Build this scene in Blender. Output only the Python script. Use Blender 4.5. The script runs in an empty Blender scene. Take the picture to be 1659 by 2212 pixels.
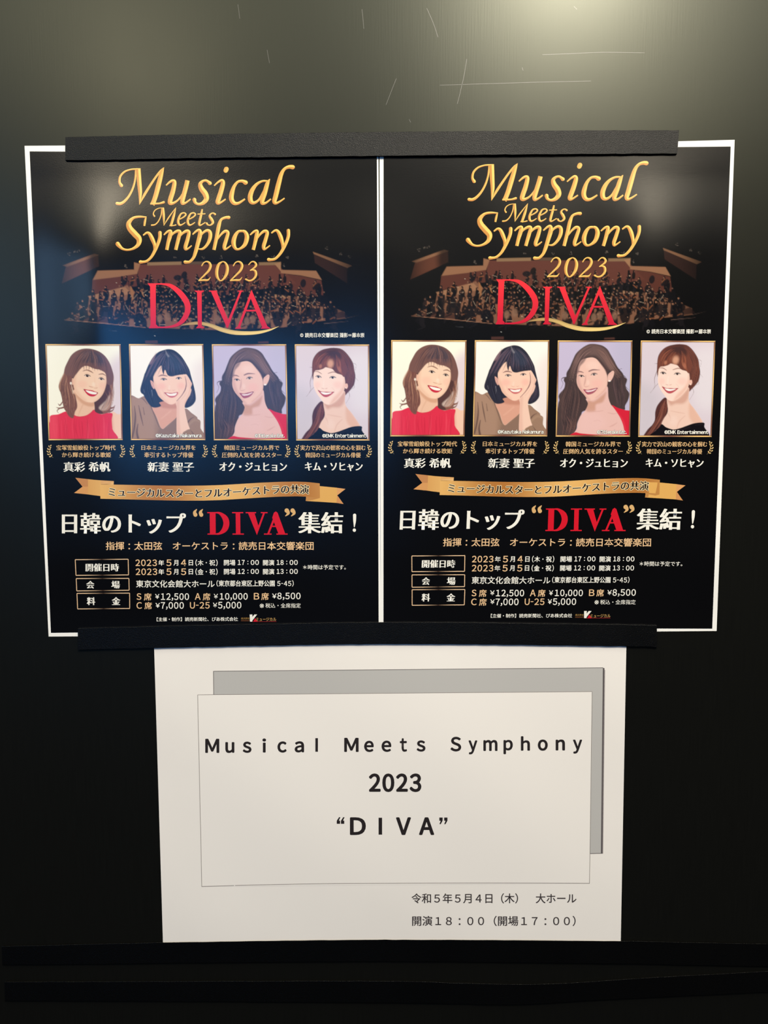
import bpy, math, random
import numpy as np
from mathutils import Matrix, Vector

SC = bpy.context.scene
COL = SC.collection

# ------------------------------------------------------------------ camera
FPX, CX, CY = 1667.8, 829.5, 1106.0          # focal length in pixels of the 1659 x 2212 frame
CAM_D, YAW, PITCH, ROLL = 0.67315, -0.00068, 0.09556, 0.00186
EYE = 1.45                                    # camera height over the floor
FW = np.array([math.sin(YAW)*math.cos(PITCH), math.cos(YAW)*math.cos(PITCH), -math.sin(PITCH)])
_r = np.cross(FW, [0, 0, 1.0]); _r /= np.linalg.norm(_r)
_d = np.cross(FW, _r)
RT = _r*math.cos(ROLL) + _d*math.sin(ROLL)
DN = -_r*math.sin(ROLL) + _d*math.cos(ROLL)
cam = bpy.data.cameras.new('camera')
cam.sensor_fit = 'HORIZONTAL'; cam.sensor_width = 36.0; cam.lens = 36.0*FPX/1659.0
cam.clip_start = 0.02
cam_o = bpy.data.objects.new('camera', cam); COL.objects.link(cam_o)
M = Matrix.Identity(4)
for i in range(3):
    M[i][0] = RT[i]; M[i][1] = -DN[i]; M[i][2] = -FW[i]
M[0][3], M[1][3], M[2][3] = 0.0, -CAM_D, EYE
cam_o.matrix_world = M
SC.camera = cam_o

# ------------------------------------------------------------------ light
SC.view_settings.view_transform = 'Standard'
SC.view_settings.look = 'None'
SC.view_settings.gamma = 1.0
SC.view_settings.exposure = 0.16
SC.view_settings.use_curve_mapping = False
world = bpy.data.worlds.new('dim_hall'); SC.world = world; world.use_nodes = True
world.node_tree.nodes['Background'].inputs[0].default_value = (0.80, 0.85, 1.0, 1)
world.node_tree.nodes['Background'].inputs[1].default_value = 0.014

def area_lamp(name, loc, aim, sx, sy, watts, color, shape='RECTANGLE', spread=180):
    l = bpy.data.lights.new(name, 'AREA'); l.shape = shape; l.size = sx; l.size_y = sy
    l.energy = watts; l.color = color; l.spread = math.radians(spread)
    o = bpy.data.objects.new(name, l); COL.objects.link(o)
    p = Vector((loc[0], loc[1], loc[2] + EYE)); o.location = p
    q = Vector((aim[0], aim[1], aim[2] + EYE))
    o.rotation_euler = (q - p).to_track_quat('-Z', 'Y').to_euler()
    return o

# heights are relative to the camera's eye
area_lamp('ceiling_lamp', (0.46, -1.32, 1.23), (0.10, 0, -0.15), 0.26, 0.26, 27.0, (1.0, 0.90, 0.75), 'DISK')
area_lamp('ceiling_lamp', (-1.10, -3.0, 1.66), (-0.2, 0, 0.0), 0.36, 0.36, 9.0, (1.0, 0.86, 0.64), 'DISK')
area_lamp('ceiling_lamp', (1.20, -3.0, 1.62), (0.2, 0, 0.0), 0.36, 0.36, 6.0, (1.0, 0.86, 0.64), 'DISK')
area_lamp('luminous_ceiling', (0.0, -1.25, 1.25), (0, -1.25, 0), 3.6, 1.9, 42.0, (0.98, 0.955, 0.77))
area_lamp('blue_screen', (-0.72, -3.0, 0.19), (-0.60, 0, 0.2), 1.2, 0.20, 8.5, (0.08, 0.38, 1.0))
area_lamp('window_daylight', (-2.1, -3.0, 0.66), (0, 0, 0), 0.9, 0.7, 6.5, (0.32, 0.60, 1.0))

# ------------------------------------------------------------------ survey: a photo pixel as a point on the wall plane (x right, z up from the eye)
def wallpt(px, py):
    v = (px - CX)/FPX*RT + (py - CY)/FPX*DN + FW
    t = CAM_D/v[1]
    return (v[0]*t, v[2]*t)

def wallpts(P):
    P = np.asarray(P, float)
    v = (P[:, :1]-CX)/FPX*RT + (P[:, 1:2]-CY)/FPX*DN + FW
    t = CAM_D/v[:, 1]
    return np.stack([v[:, 0]*t, v[:, 2]*t], 1)

def lin(c):
    c = np.asarray(c, float)/255.0
    return np.where(c <= 0.04045, c/12.92, ((c+0.055)/1.055)**2.4)

# ------------------------------------------------------------------ materials
def new_mat(name):
    m = bpy.data.materials.new(name); m.use_nodes = True
    nt = m.node_tree; b = nt.nodes['Principled BSDF']
    return m, nt, b

def node(nt, kind, **kw):
    n = nt.nodes.new(kind)
    for k, v in kw.items(): setattr(n, k, v)
    return n

def wall_material():
    m, nt, b = new_mat('black_painted_steel')
    tc = node(nt, 'ShaderNodeTexCoord')
    mp = node(nt, 'ShaderNodeMapping'); mp.inputs['Scale'].default_value = (900, 900, 26)
    n1 = node(nt, 'ShaderNodeTexNoise'); n1.inputs['Scale'].default_value = 1.0; n1.inputs['Detail'].default_value = 3
    n2 = node(nt, 'ShaderNodeTexNoise'); n2.inputs['Scale'].default_value = 5.0; n2.inputs['Detail'].default_value = 4
    nt.links.new(tc.outputs['Object'], mp.inputs[0]); nt.links.new(mp.outputs[0], n1.inputs['Vector'])
    nt.links.new(tc.outputs['Object'], n2.inputs['Vector'])
    r = node(nt, 'ShaderNodeMapRange'); r.inputs['To Min'].default_value = 0.28; r.inputs['To Max'].default_value = 0.35
    nt.links.new(n2.outputs['Fac'], r.inputs['Value']); nt.links.new(r.outputs[0], b.inputs['Roughness'])
    cr = node(nt, 'ShaderNodeValToRGB')
    cr.color_ramp.elements[0].color = (0.0030, 0.0030, 0.0028, 1); cr.color_ramp.elements[1].color = (0.0052, 0.0052, 0.0047, 1)
    nt.links.new(n1.outputs['Fac'], cr.inputs['Fac']); nt.links.new(cr.outputs[0], b.inputs['Base Color'])
    bp = node(nt, 'ShaderNodeBump'); bp.inputs['Strength'].default_value = 0.028; bp.inputs['Distance'].default_value = 0.0006
    nt.links.new(n1.outputs['Fac'], bp.inputs['Height']); nt.links.new(bp.outputs[0], b.inputs['Normal'])
    b.inputs['Specular IOR Level'].default_value = 0.42; b.inputs['Specular Tint'].default_value = (0.95, 1.0, 0.84, 1)
    return m

def magnet_material():
    m, nt, b = new_mat('black_grained_magnet_sheet')
    tc = node(nt, 'ShaderNodeTexCoord')
    n1 = node(nt, 'ShaderNodeTexNoise'); n1.inputs['Scale'].default_value = 1900; n1.inputs['Detail'].default_value = 2
    n2 = node(nt, 'ShaderNodeTexNoise'); n2.inputs['Scale'].default_value = 14; n2.inputs['Detail'].default_value = 3
    nt.links.new(tc.outputs['Object'], n1.inputs['Vector']); nt.links.new(tc.outputs['Object'], n2.inputs['Vector'])
    bp = node(nt, 'ShaderNodeBump'); bp.inputs['Strength'].default_value = 0.8; bp.inputs['Distance'].default_value = 0.0003
    nt.links.new(n1.outputs['Fac'], bp.inputs['Height']); nt.links.new(bp.outputs[0], b.inputs['Normal'])
    r = node(nt, 'ShaderNodeMapRange'); r.inputs['To Min'].default_value = 0.34; r.inputs['To Max'].default_value = 0.44
    nt.links.new(n2.outputs['Fac'], r.inputs['Value']); nt.links.new(r.outputs[0], b.inputs['Roughness'])
    b.inputs['Base Color'].default_value = (0.0008, 0.0008, 0.0008, 1); b.inputs['Specular IOR Level'].default_value = 0.26
    return m

def paper_material(name, col, rough, spec=0.5):
    m, nt, b = new_mat(name)
    tc = node(nt, 'ShaderNodeTexCoord')
    n1 = node(nt, 'ShaderNodeTexNoise'); n1.inputs['Scale'].default_value = 14; n1.inputs['Detail'].default_value = 4
    nt.links.new(tc.outputs['Object'], n1.inputs['Vector'])
    cr = node(nt, 'ShaderNodeValToRGB')
    cr.color_ramp.elements[0].position = 0.3; cr.color_ramp.elements[1].position = 0.7
    cr.color_ramp.elements[0].color = tuple(c*0.975 for c in col) + (1,); cr.color_ramp.elements[1].color = tuple(col) + (1,)
    nt.links.new(n1.outputs['Fac'], cr.inputs['Fac']); nt.links.new(cr.outputs[0], b.inputs['Base Color'])
    b.inputs['Roughness'].default_value = rough; b.inputs['Specular IOR Level'].default_value = spec
    return m

def ink_material(name, rough, spec, grain):
    m, nt, b = new_mat(name)
    at = node(nt, 'ShaderNodeVertexColor', layer_name='ink')
    tc = node(nt, 'ShaderNodeTexCoord')
    n1 = node(nt, 'ShaderNodeTexNoise'); n1.inputs['Scale'].default_value = 1500; n1.inputs['Detail'].default_value = 1
    nt.links.new(tc.outputs['Object'], n1.inputs['Vector'])
    bp = node(nt, 'ShaderNodeBump'); bp.inputs['Strength'].default_value = grain; bp.inputs['Distance'].default_value = 0.0002
    nt.links.new(n1.outputs['Fac'], bp.inputs['Height']); nt.links.new(bp.outputs[0], b.inputs['Normal'])
    nt.links.new(at.outputs['Color'], b.inputs['Base Color'])
    b.inputs['Roughness'].default_value = rough; b.inputs['Specular IOR Level'].default_value = spec
    return m

MAT_WALL = wall_material()
MAT_MAGNET = magnet_material()
MAT_POSTER_PAPER = paper_material('coated_white_poster_paper', (0.90, 0.89, 0.87), 0.35)
MAT_NOTICE_PAPER = paper_material('plain_white_copy_paper', (0.84, 0.80, 0.775), 0.85, 0.2)
MAT_INK = ink_material('glossy_poster_print', 0.22, 0.43, 0.10)
MAT_TONER = ink_material('matt_toner_print', 0.7, 0.25, 0.0)
MAT_SCRATCH, _nt, _b = new_mat('bare_scratched_metal')
_b.inputs['Base Color'].default_value = (0.035, 0.035, 0.03, 1); _b.inputs['Roughness'].default_value = 0.36; _b.inputs['Specular IOR Level'].default_value = 0.85

# ------------------------------------------------------------------ mesh helpers
def link_mesh(name, verts, faces, mat, parent=None, colors=None, smooth=True):
    me = bpy.data.meshes.new(name)
    verts = np.asarray(verts, dtype=np.float32)
    nv = len(verts); nf = len(faces)
    tot = np.fromiter((len(f) for f in faces), dtype=np.int32, count=nf)
    idx = np.fromiter((i for f in faces for i in f), dtype=np.int32, count=int(tot.sum()))
    me.vertices.add(nv); me.vertices.foreach_set('co', verts.ravel())
    me.loops.add(len(idx)); me.loops.foreach_set('vertex_index', idx)
    me.polygons.add(nf)
    st = np.zeros(nf, dtype=np.int32); st[1:] = np.cumsum(tot)[:-1]
    me.polygons.foreach_set('loop_start', st); me.polygons.foreach_set('loop_total', tot)
    me.polygons.foreach_set('use_smooth', np.full(nf, smooth, dtype=bool))
    me.update(calc_edges=True); me.validate()
    if colors is not None:
        a = me.color_attributes.new('ink', 'FLOAT_COLOR', 'POINT')
        c = np.ones((nv, 4), dtype=np.float32); c[:, :3] = colors
        a.data.foreach_set('color', c.ravel())
    me.materials.append(mat)
    o = bpy.data.objects.new(name, me); COL.objects.link(o)
    if parent is not None: o.parent = parent
    return o

class Art:
    """collects flat printed shapes in photo pixels: vertices, faces, colours, layer height"""
    def __init__(s): s.v = []; s.f = []; s.c = []; s.h = []; s.n = 0
    def add(s, pts, faces, cols, lift=0.0):
        pts = np.asarray(pts, float); k = len(pts)
        cols = np.asarray(cols, float)
        if cols.ndim == 1: cols = np.tile(cols, (k, 1))
        s.v.append(pts); s.c.append(cols); s.h.append(np.full(k, lift))
        s.f += [tuple(i + s.n for i in f) for f in faces]; s.n += k
    def data(s): return np.concatenate(s.v), s.f, np.concatenate(s.c), np.concatenate(s.h)

def catmull(pts, per=8, closed=False):
    P = np.asarray(pts, float); n = len(P); out = []
    rng = n if closed else n-1
    for i in range(rng):
        if closed: p0, p1, p2, p3 = P[(i-1) % n], P[i], P[(i+1) % n], P[(i+2) % n]
        else: p0, p1, p2, p3 = P[max(i-1, 0)], P[i], P[i+1], P[min(i+2, n-1)]
        for k in range(per):
            t = k/per
            out.append(0.5*((2*p1) + (-p0+p2)*t + (2*p0-5*p1+4*p2-p3)*t*t + (-p0+3*p1-3*p2+p3)*t**3))
    if not closed: out.append(P[-1])
    return np.array(out)

GOLD_HI, GOLD_MD, GOLD_LO, GOLD_ED = lin((252, 220, 122)), lin((226, 166, 82)), lin((176, 106, 60)), lin((116, 70, 46))

def pen(art, pts, org, scale, lift=0.0, colour=None, round0=True, round1=True, per=7, straight=False, vgrad=None):
    """one pen stroke: centre points with full widths, given in an enlarged survey frame (origin, scale)"""
    P = np.asarray(pts, float)
    P = P if straight else catmull(P, per)
    xy = P[:, :2]/scale + np.asarray(org, float); w = np.maximum(P[:, 2], 1.0)/scale/2
    d = np.gradient(xy, axis=0); L = np.linalg.norm(d, axis=1); L[L == 0] = 1; d = d/L[:, None]
    def cap(p, dirn, r):
        q, ww = [], []
        for a in (18, 36, 54, 72, 88):
            q.append(p + dirn*r*math.sin(math.radians(a))); ww.append(r*math.cos(math.radians(a)))
        return q, ww
    if round0:
        q, ww = cap(xy[0], -d[0], w[0]); xy = np.vstack([q[::-1], xy]); w = np.concatenate([ww[::-1], w]); d = np.vstack([np.tile(d[0], (5, 1)), d])
    if round1:
        q, ww = cap(xy[-1], d[-1], w[-1]); xy = np.vstack([xy, q]); w = np.concatenate([w, ww]); d = np.vstack([d, np.tile(d[-1], (5, 1))])
    nrm = np.stack([-d[:, 1], d[:, 0]], 1)            # pixel space, y down
    T = (-1.0, -0.84, -0.07, 0.07, 0.84, 1.0)
    n = len(xy); V = []; C = []
    for t in T:
        V.append(xy + nrm*(w*t)[:, None])
        if colour is None:
            lit = (nrm*np.sign(t)) @ np.array([0.55, -0.83])    # printed bevel of the gold letters
            k = np.clip(0.5 + 0.85*lit, 0, 1)[:, None]
            if abs(t) == 1.0: c = GOLD_ED*(1-k) + GOLD_MD*k
            elif abs(t) == 0.80: c = GOLD_LO*(1-k) + GOLD_HI*k
            else: c = (GOLD_MD*0.5+GOLD_LO*0.5)*(1-k) + (GOLD_HI*0.75+GOLD_MD*0.25)*k
        elif vgrad is not None:
            k = np.clip((V[-1][:, 1]-vgrad[0])/(vgrad[1]-vgrad[0]), 0, 1)[:, None]; c = colour*(1-k) + vgrad[2]*k
        else: c = np.tile(colour, (n, 1))
        C.append(c)
    V = np.stack(V, 1).reshape(-1, 2); C = np.stack(C, 1).reshape(-1, 3); m = len(T); F = []
    for i in range(n-1):
        for j in range(m-1):
            F.append((i*m+j, i*m+j+1, (i+1)*m+j+1, (i+1)*m+j))
    art.add(V, F, C, lift)

def poly(art, pts, org, scale, colour, lift=0.0, vgrad=None):
    xy = np.asarray(pts, float)/scale + np.asarray(org, float)
    if vgrad is not None:
        k = np.clip((xy[:, 1]-vgrad[0])/(vgrad[1]-vgrad[0]), 0, 1)[:, None]; c = colour*(1-k) + vgrad[2]*k
    else: c = np.tile(colour, (len(xy), 1))
    art.add(xy, [tuple(range(len(xy)))], c, lift)

def quadgrid(art, q, nx, ny, colfun, lift=0.0):
    """q: pixel corners tl, tr, br, bl"""
    q = np.asarray(q, float); u, v = np.meshgrid(np.linspace(0, 1, nx+1), np.linspace(0, 1, ny+1))
    u = u.ravel()[:, None]; v = v.ravel()[:, None]
    P = (q[0]*(1-u)+q[1]*u)*(1-v) + (q[3]*(1-u)+q[2]*u)*v
    F = [(j*(nx+1)+i, (j+1)*(nx+1)+i, (j+1)*(nx+1)+i+1, j*(nx+1)+i+1) for j in range(ny) for i in range(nx)]
    art.add(P, F, colfun(u[:, 0], v[:, 0]) if callable(colfun) else colfun, lift)

# ------------------------------------------------------------------ lettering in the built-in typeface
_GL = {}
def glyph(ch):
    if ch not in _GL:
        cu = bpy.data.curves.new('type', 'FONT'); cu.body = ch; cu.resolution_u = 5
        ob = bpy.data.objects.new('type', cu); COL.objects.link(ob)
        bpy.context.view_layer.update()
        me = ob.to_mesh()
        v = np.empty(len(me.vertices)*3, dtype=np.float32); me.vertices.foreach_get('co', v)
        v = v.reshape(-1, 3)[:, :2].astype(float)
        if ch == '※': c = (v.max(0)+v.min(0))/2; v = c+(v-c)*(0.86/max(v.max(0)-v.min(0)))
        _GL[ch] = (v, [tuple(p.vertices) for p in me.polygons])
        ob.to_mesh_clear(); bpy.data.objects.remove(ob); bpy.data.curves.remove(cu)
    return _GL[ch]

def wide(ch):
    if ch == '¥': return '￥'
    return chr(ord(ch)+0xFEE0) if 33 <= ord(ch) <= 126 else ch

HALF_PAD = 0.085
def layout(text, tracking=0.0, pad_k=1.0):
    """list of (verts, faces, slot) with one em near 1; latin letters and digits set tight, kana and kanji on full squares"""
    out = []; x = 0.0
    for ch in text:
        if ch == ' ': x += 0.30; continue
        if ch == '　': x += 1.0; continue
        half = 33 <= ord(ch) <= 126 or ch in '¥©'
        v, f = glyph(wide(ch))
        if ch in '：！＊':                                    # these sit in the middle of their square
            v = v - [(v[:, 0].max()+v[:, 0].min())/2-0.5, 0]
        if half:
            w = v[:, 0].max()-v[:, 0].min(); pad = HALF_PAD if ch not in ",.:'" else 0.07
            if ch == '1': pad = 0.12
            if ch == '-': v = v*[0.42, 1]; w *= 0.42
            pad *= pad_k
            out.append((v - [v[:, 0].min()-x-pad, 0], f)); x += w+2*pad+tracking
        else:
            out.append((v + [x, 0], f)); x += 1.0+tracking
    return out

def text(art, s, x0, x1, ytop, ybot, colour, bold=0.0, serif=0.0, slope=0.0, lift=0.0, tracking=0.0, curve=None, pad_k=1.0):
    """set a line so that its ink fills the box x0..x1, ytop..ybot (photo pixels); slope = dy/dx"""
    G = layout(s, tracking, pad_k)
    allv = np.vstack([g[0] for g in G]); mn = allv.min(0); mx = allv.max(0); sz = mx-mn
    em = (ybot-ytop)/sz[1]
    sh = [(0, 0)]
    if bold: sh += [(bold, 0), (-bold, 0), (0, bold*0.8), (0, -bold*0.8), (bold*.7, bold*.6), (-bold*.7, bold*.6), (bold*.7, -bold*.6), (-bold*.7, -bold*.6)]
    if serif: sh += [(serif, 0), (-serif, 0), (serif*.5, 0), (-serif*.5, 0)]
    for v, f in G:
        P0 = (v-mn)/sz
        for k, (dx, dy) in enumerate(sh):
            X = x0 + P0[:, 0]*(x1-x0) + dx*em
            Y = ybot - P0[:, 1]*(ybot-ytop) - dy*em
            Y = Y + slope*(X-x0)
            if curve is not None: Y = Y + curve(X)
            art.add(np.stack([X, Y], 1), f, colour, lift + k*1.5e-6)

# ------------------------------------------------------------------ painter for the printed photographs (grid of ink colours)
INK = 0.86
def ink(c): return lin(c)*INK

class Painter:
    def __init__(s, P, bg):
        s.P = P; s.n = len(P); s.c = np.tile(np.asarray(bg, float), (s.n, 1)) if np.ndim(bg) == 1 else np.array(bg, float)
    def _poly(s, pts, blur, smooth):
        Q = catmull(pts, 5, True) if smooth else np.asarray(pts, float)
        lo, hi = Q.min(0)-blur*2, Q.max(0)+blur*2
        I = np.where(((s.P >= lo) & (s.P <= hi)).all(1))[0]
        if len(I) == 0: return I, None
        X = s.P[I]; A = Q; B = np.roll(Q, -1, 0)
        ins = np.zeros(len(I), bool); dm = np.full(len(I), 1e12)
        for a, b in zip(A, B):
            e = b-a; L = e@e
            if L < 1e-9: continue
            w = X-a; t = np.clip(w@e/L, 0, 1); dd = w-t[:, None]*e; dm = np.minimum(dm, (dd*dd).sum(1))
            if a[1] != b[1]:
                c = ((a[1] > X[:, 1]) != (b[1] > X[:, 1]))
                xi = a[0] + (X[:, 1]-a[1])*(b[0]-a[0])/(b[1]-a[1])
                ins ^= c & (X[:, 0] < xi)
        sd = np.sqrt(dm)*np.where(ins, 1, -1)
        k = np.clip(sd/(2*blur)+0.5, 0, 1)
        return I, k*k*(3-2*k)
    def fill(s, pts, col, blur=7, a=1.0, clip=None, smooth=True):
        I, k = s._poly(pts, blur, smooth)
        if k is None: return np.zeros(s.n)
        if clip is not None: k = k*clip[I]
        k = k*a
        s.c[I] = s.c[I]*(1-k[:, None]) + np.asarray(col)*k[:, None]
        m = np.zeros(s.n); m[I] = k; return m
    def mask(s, pts, blur=7, smooth=True):
        I, k = s._poly(pts, blur, smooth); m = np.zeros(s.n)
        if k is not None: m[I] = k
        return m
    def line(s, pts, col, blur=5, a=1.0, clip=None, smooth=True):
        Q = np.asarray(pts, float); Q = catmull(Q, 5) if smooth and len(Q) > 2 else Q
        lo = Q[:, :2].min(0)-Q[:, 2].max()-blur; hi = Q[:, :2].max(0)+Q[:, 2].max()+blur
        I = np.where(((s.P >= lo) & (s.P <= hi)).all(1))[0]
        if len(I) == 0: return
        X = s.P[I]; best = np.full(len(I), -1e9)
        for q0, q1 in zip(Q[:-1], Q[1:]):
            e = q1[:2]-q0[:2]; L = e@e
            if L < 1e-9: continue
            w = X-q0[:2]; t = np.clip(w@e/L, 0, 1); dd = np.sqrt(((w-t[:, None]*e)**2).sum(1))
            best = np.maximum(best, (q0[2]*(1-t)+q1[2]*t)/2-dd)
        k = np.clip(best/(2*blur)+0.5, 0, 1); k = k*k*(3-2*k)*a
        if clip is not None: k = k*clip[I]
        s.c[I] = s.c[I]*(1-k[:, None]) + np.asarray(col)*k[:, None]
    def spot(s, cx, cy, rx, ry, col, a=1.0, soft=1.0, rot=0.0, clip=None):
        R = max(rx, ry)*(1+soft)
        I = np.where((abs(s.P[:, 0]-cx) < R) & (abs(s.P[:, 1]-cy) < R))[0]
        if len(I) == 0: return
        X = s.P[I]-[cx, cy]; c, sn = math.cos(rot), math.sin(rot)
        r = np.sqrt(((X[:, 0]*c+X[:, 1]*sn)/rx)**2 + ((-X[:, 0]*sn+X[:, 1]*c)/ry)**2)
        k = np.clip((1+soft/2-r)/max(soft, 1e-3), 0, 1); k = k*k*(3-2*k)*a
        if clip is not None: k = k*clip[I]
        s.c[I] = s.c[I]*(1-k[:, None]) + np.asarray(col)*k[:, None]
    def strands(s, guides, cols, n, w, seed, a=0.5, clip=None, jit=14):
        rr = random.Random(seed); G = []
        for g in guides:
            q = catmull(g, 6); t = np.linspace(0, len(q)-1, 20); G.append(np.column_stack([np.interp(t, np.arange(len(q)), q[:, 0]), np.interp(t, np.arange(len(q)), q[:, 1])]))
        for k in range(n):
            t = rr.random()*(len(G)-1); i = int(t); t -= i
            g = G[i]*(1-t)+G[i+1]*t if len(G) > 1 else G[i]
            m = len(g); s0 = int(rr.random()*m*0.5); s1 = min(m, s0+int(m*(0.35+0.6*rr.random()))+2)
            q = g[s0:s1] + [rr.gauss(0, jit), rr.gauss(0, jit)]
            if len(q) < 3: continue
            ww = np.interp(np.linspace(0, 1, len(q)), [0, .3, 1], [2, w*(0.5+rr.random()), 1])
            s.line(np.column_stack([q, ww]), cols[rr.randrange(len(cols))], 4, a*(0.4+0.6*rr.random()), clip, smooth=False)

PNX, PNY = 150, 194
def portrait_grid(q):
    u, v = np.meshgrid(np.linspace(0, 1, PNX+1), np.linspace(0, 1, PNY+1)); u = u.ravel()[:, None]; v = v.ravel()[:, None]
    q = np.asarray(q, float)
    return (q[0]*(1-u)+q[1]*u)*(1-v) + (q[3]*(1-u)+q[2]*u)*v

def eye(p, cx, cy, w, h, ang, iris, lash, open_=1.0):
    w *= 0.88; h *= 0.74; c, s_ = math.cos(ang), math.sin(ang)
    def R(x, y): return (cx+x*c-y*s_, cy+x*s_+y*c)
    m = p.fill([R(-w, 0), R(-w*.4, -h), R(w*.3, -h), R(w, 0), R(w*.3, h*.8), R(-w*.4, h*.8)], ink((222, 206, 202)), 6, 0.8)
    p.spot(*R(0, -h*.1), h*1.05, h*1.15, iris, 1.0, 0.35, 0, m > 0.02)
    p.spot(*R(0, -h*.1), h*.5, h*.5, ink((20, 14, 18)), 0.9, 0.5)
    p.spot(*R(h*.35, -h*.4), h*.22, h*.22, ink((255, 250, 250)), 0.9, 0.6)
    p.line([R(-w*1.08, h*.25)+(6,), R(-w*.5, -h*.85)+(16,), R(w*.3, -h*.95)+(18,), R(w*1.1, -h*.05)+(9,)], lash, 5, 0.9)
    p.line([R(-w*.9, h*.2)+(3,), R(0, h*.95)+(5,), R(w, h*.1)+(4,)], lash, 4, 0.35)
    p.line([R(-w, -h*1.3)+(3,), R(0, -h*2.2)+(6,), R(w*.95, -h*1.4)+(3,)], ink((190, 140, 125)), 6, 0.45)

def portrait_red_top():
    p = Painter(portrait_grid([(65, 50), (1540, 48), (1515, 1965), (65, 1968)]), ink((255, 252, 238)))
    p.fill([(1250, 500), (1700, 300), (1700, 1700), (1200, 1700), (1300, 1000)], ink((232, 216, 224)), 160)
    br, dk, lt = ink((138, 92, 80)), ink((80, 54, 56)), ink((200, 150, 122))
    hair = [(870, 138), (990, 152), (1120, 200), (1230, 290), (1310, 420), (1358, 560), (1385, 700), (1370, 850), (1350, 1000), (1335, 1150), (1310, 1290), (1300, 1360), (1240, 1425), (1130, 1450), (1010, 1430), (900, 1380), (640, 1380), (560, 1525), (480, 1490), (430, 1400), (385, 1330), (360, 1200), (345, 1060), (305, 960), (298, 870), (345, 760), (400, 640), (430, 520), (490, 400), (560, 280), (650, 200), (760, 152)]
    H = p.fill(hair, br, 9)
    for q in ([(370, 1190, 20), (310, 1270, 24), (275, 1240, 8)], [(390, 1310, 34), (300, 1330, 26), (235, 1310, 6)], [(300, 1330, 24), (250, 1380, 14), (275, 1425, 5)],
              [(1300, 1330, 40), (1360, 1310, 24), (1390, 1270, 5)], [(1270, 1400, 40), (1340, 1370, 22), (1380, 1300, 5)], [(650, 1310, 20), (700, 1290, 10), (715, 1240, 4)]):
        p.line(q, br, 8)
    p.fill([(985, 1190), (1090, 1100), (1190, 1000), (1240, 850), (1300, 860), (1290, 1020), (1220, 1180), (1110, 1280), (1080, 1330), (1150, 1420), (1060, 1440), (970, 1390)], dk, 14, 0.9)
    p.fill([(1210, 1180), (1300, 1060), (1330, 1150), (1310, 1270), (1230, 1360), (1120, 1370), (1075, 1310)], ink((218, 196, 188)), 22, 0.75)
    p.strands([[(1130, 1080), (1200, 1180), (1120, 1330), (1110, 1380)], [(1300, 900), (1330, 1080), (1260, 1280), (1150, 1390)], [(1370, 800), (1350, 1050), (1320, 1260), (1200, 1410)]], [dk, lt, br, ink((160, 112, 96))], 46, 13, 3, 0.6)
    p.strands([[(1260, 420), (1290, 620), (1270, 850)], [(1340, 560), (1375, 760), (1350, 1000)]], [dk, ink((160, 120, 110)), lt], 26, 12, 4, 0.45, H)
    neck = p.fill([(590, 960), (640, 1200), (640, 1330), (560, 1440), (600, 1500), (760, 1500), (900, 1440), (985, 1360), (985, 1180), (1050, 1000)], ink((240, 196, 172)), 8)
    p.fill([(600, 1020), (700, 1110), (800, 1190), (905, 1218), (985, 1200), (970, 1290), (860, 1290), (740, 1230), (640, 1120)], ink((214, 158, 128)), 26, 0.75, neck)
    p.line([(760, 1260, 30), (700, 1380, 24), (660, 1480, 12)], ink((222, 170, 145)), 16, 0.5, neck)
    arm = p.fill([(1310, 1432), (1440, 1450), (1520, 1490), (1540, 1960), (1330, 1960)], ink((247, 205, 184)), 8)
    p.fill([(1310, 1500), (1345, 1480), (1360, 1960), (1300, 1960)], ink((232, 176, 156)), 22, 0.6, arm)
    red = ink((228, 52, 80))
    D = p.fill([(118, 1478), (270, 1450), (420, 1392), (520, 1430), (560, 1452), (640, 1488), (720, 1492), (820, 1470), (900, 1420), (970, 1358), (1010, 1410), (1120, 1450), (1250, 1422), (1335, 1438), (1318, 1560), (1325, 1750), (1342, 1990), (60, 1990), (95, 1600)], red, 7)
    p.fill([(40, 1500), (250, 1460), (220, 1980), (30, 1980)], ink((242, 84, 104)), 70, 0.55, D)
    rr = random.Random(8)
    for k in range(34):
        x = 160+rr.random()*1130; y = 1490+rr.random()*160
        p.line([(x, y, 8), (x+rr.gauss(0, 12), y+190, 22), (x+rr.gauss(0, 22), y+430, 6)], ink((196, 34, 60)) if rr.random() < .6 else ink((244, 82, 104)), 12, 0.32, D)
    p.line([(640, 1490, 10), (770, 1490, 10), (890, 1430, 12), (970, 1362, 8)], ink((190, 32, 60)), 6, 0.5, D)
    F = p.fill([(596, 720), (640, 600), (720, 520), (800, 450), (950, 400), (1110, 470), (1222, 620), (1238, 740), (1222, 880), (1160, 1040), (1075, 1145), (985, 1205), (905, 1210), (800, 1182), (700, 1105), (628, 1010), (590, 880)], ink((251, 214, 190)), 8)
    p.fill([(590, 700), (650, 620), (640, 900), (720, 1060), (830, 1170), (760, 1180), (640, 1040), (570, 880)], ink((236, 186, 160)), 40, 0.6, F)
    p.fill([(1240, 700), (1200, 820), (1150, 980), (1060, 1120), (960, 1205), (1100, 1180), (1240, 960)], ink((240, 190, 168)), 30, 0.6, F)
    p.spot(760, 850, 95, 75, ink((250, 190, 172)), 0.45, 1.2, 0, F); p.spot(1150, 880, 60, 70, ink((250, 190, 172)), 0.45, 1.2, 0, F)
    ear = p.fill([(548, 735), (575, 728), (600, 770), (592, 850), (555, 858), (525, 830)], ink((240, 190, 168)), 8)
    p.fill([(455, 680), (610, 650), (600, 720), (545, 730), (520, 800), (480, 770)], ink((48, 38, 46)), 12, 0.9)
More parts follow.
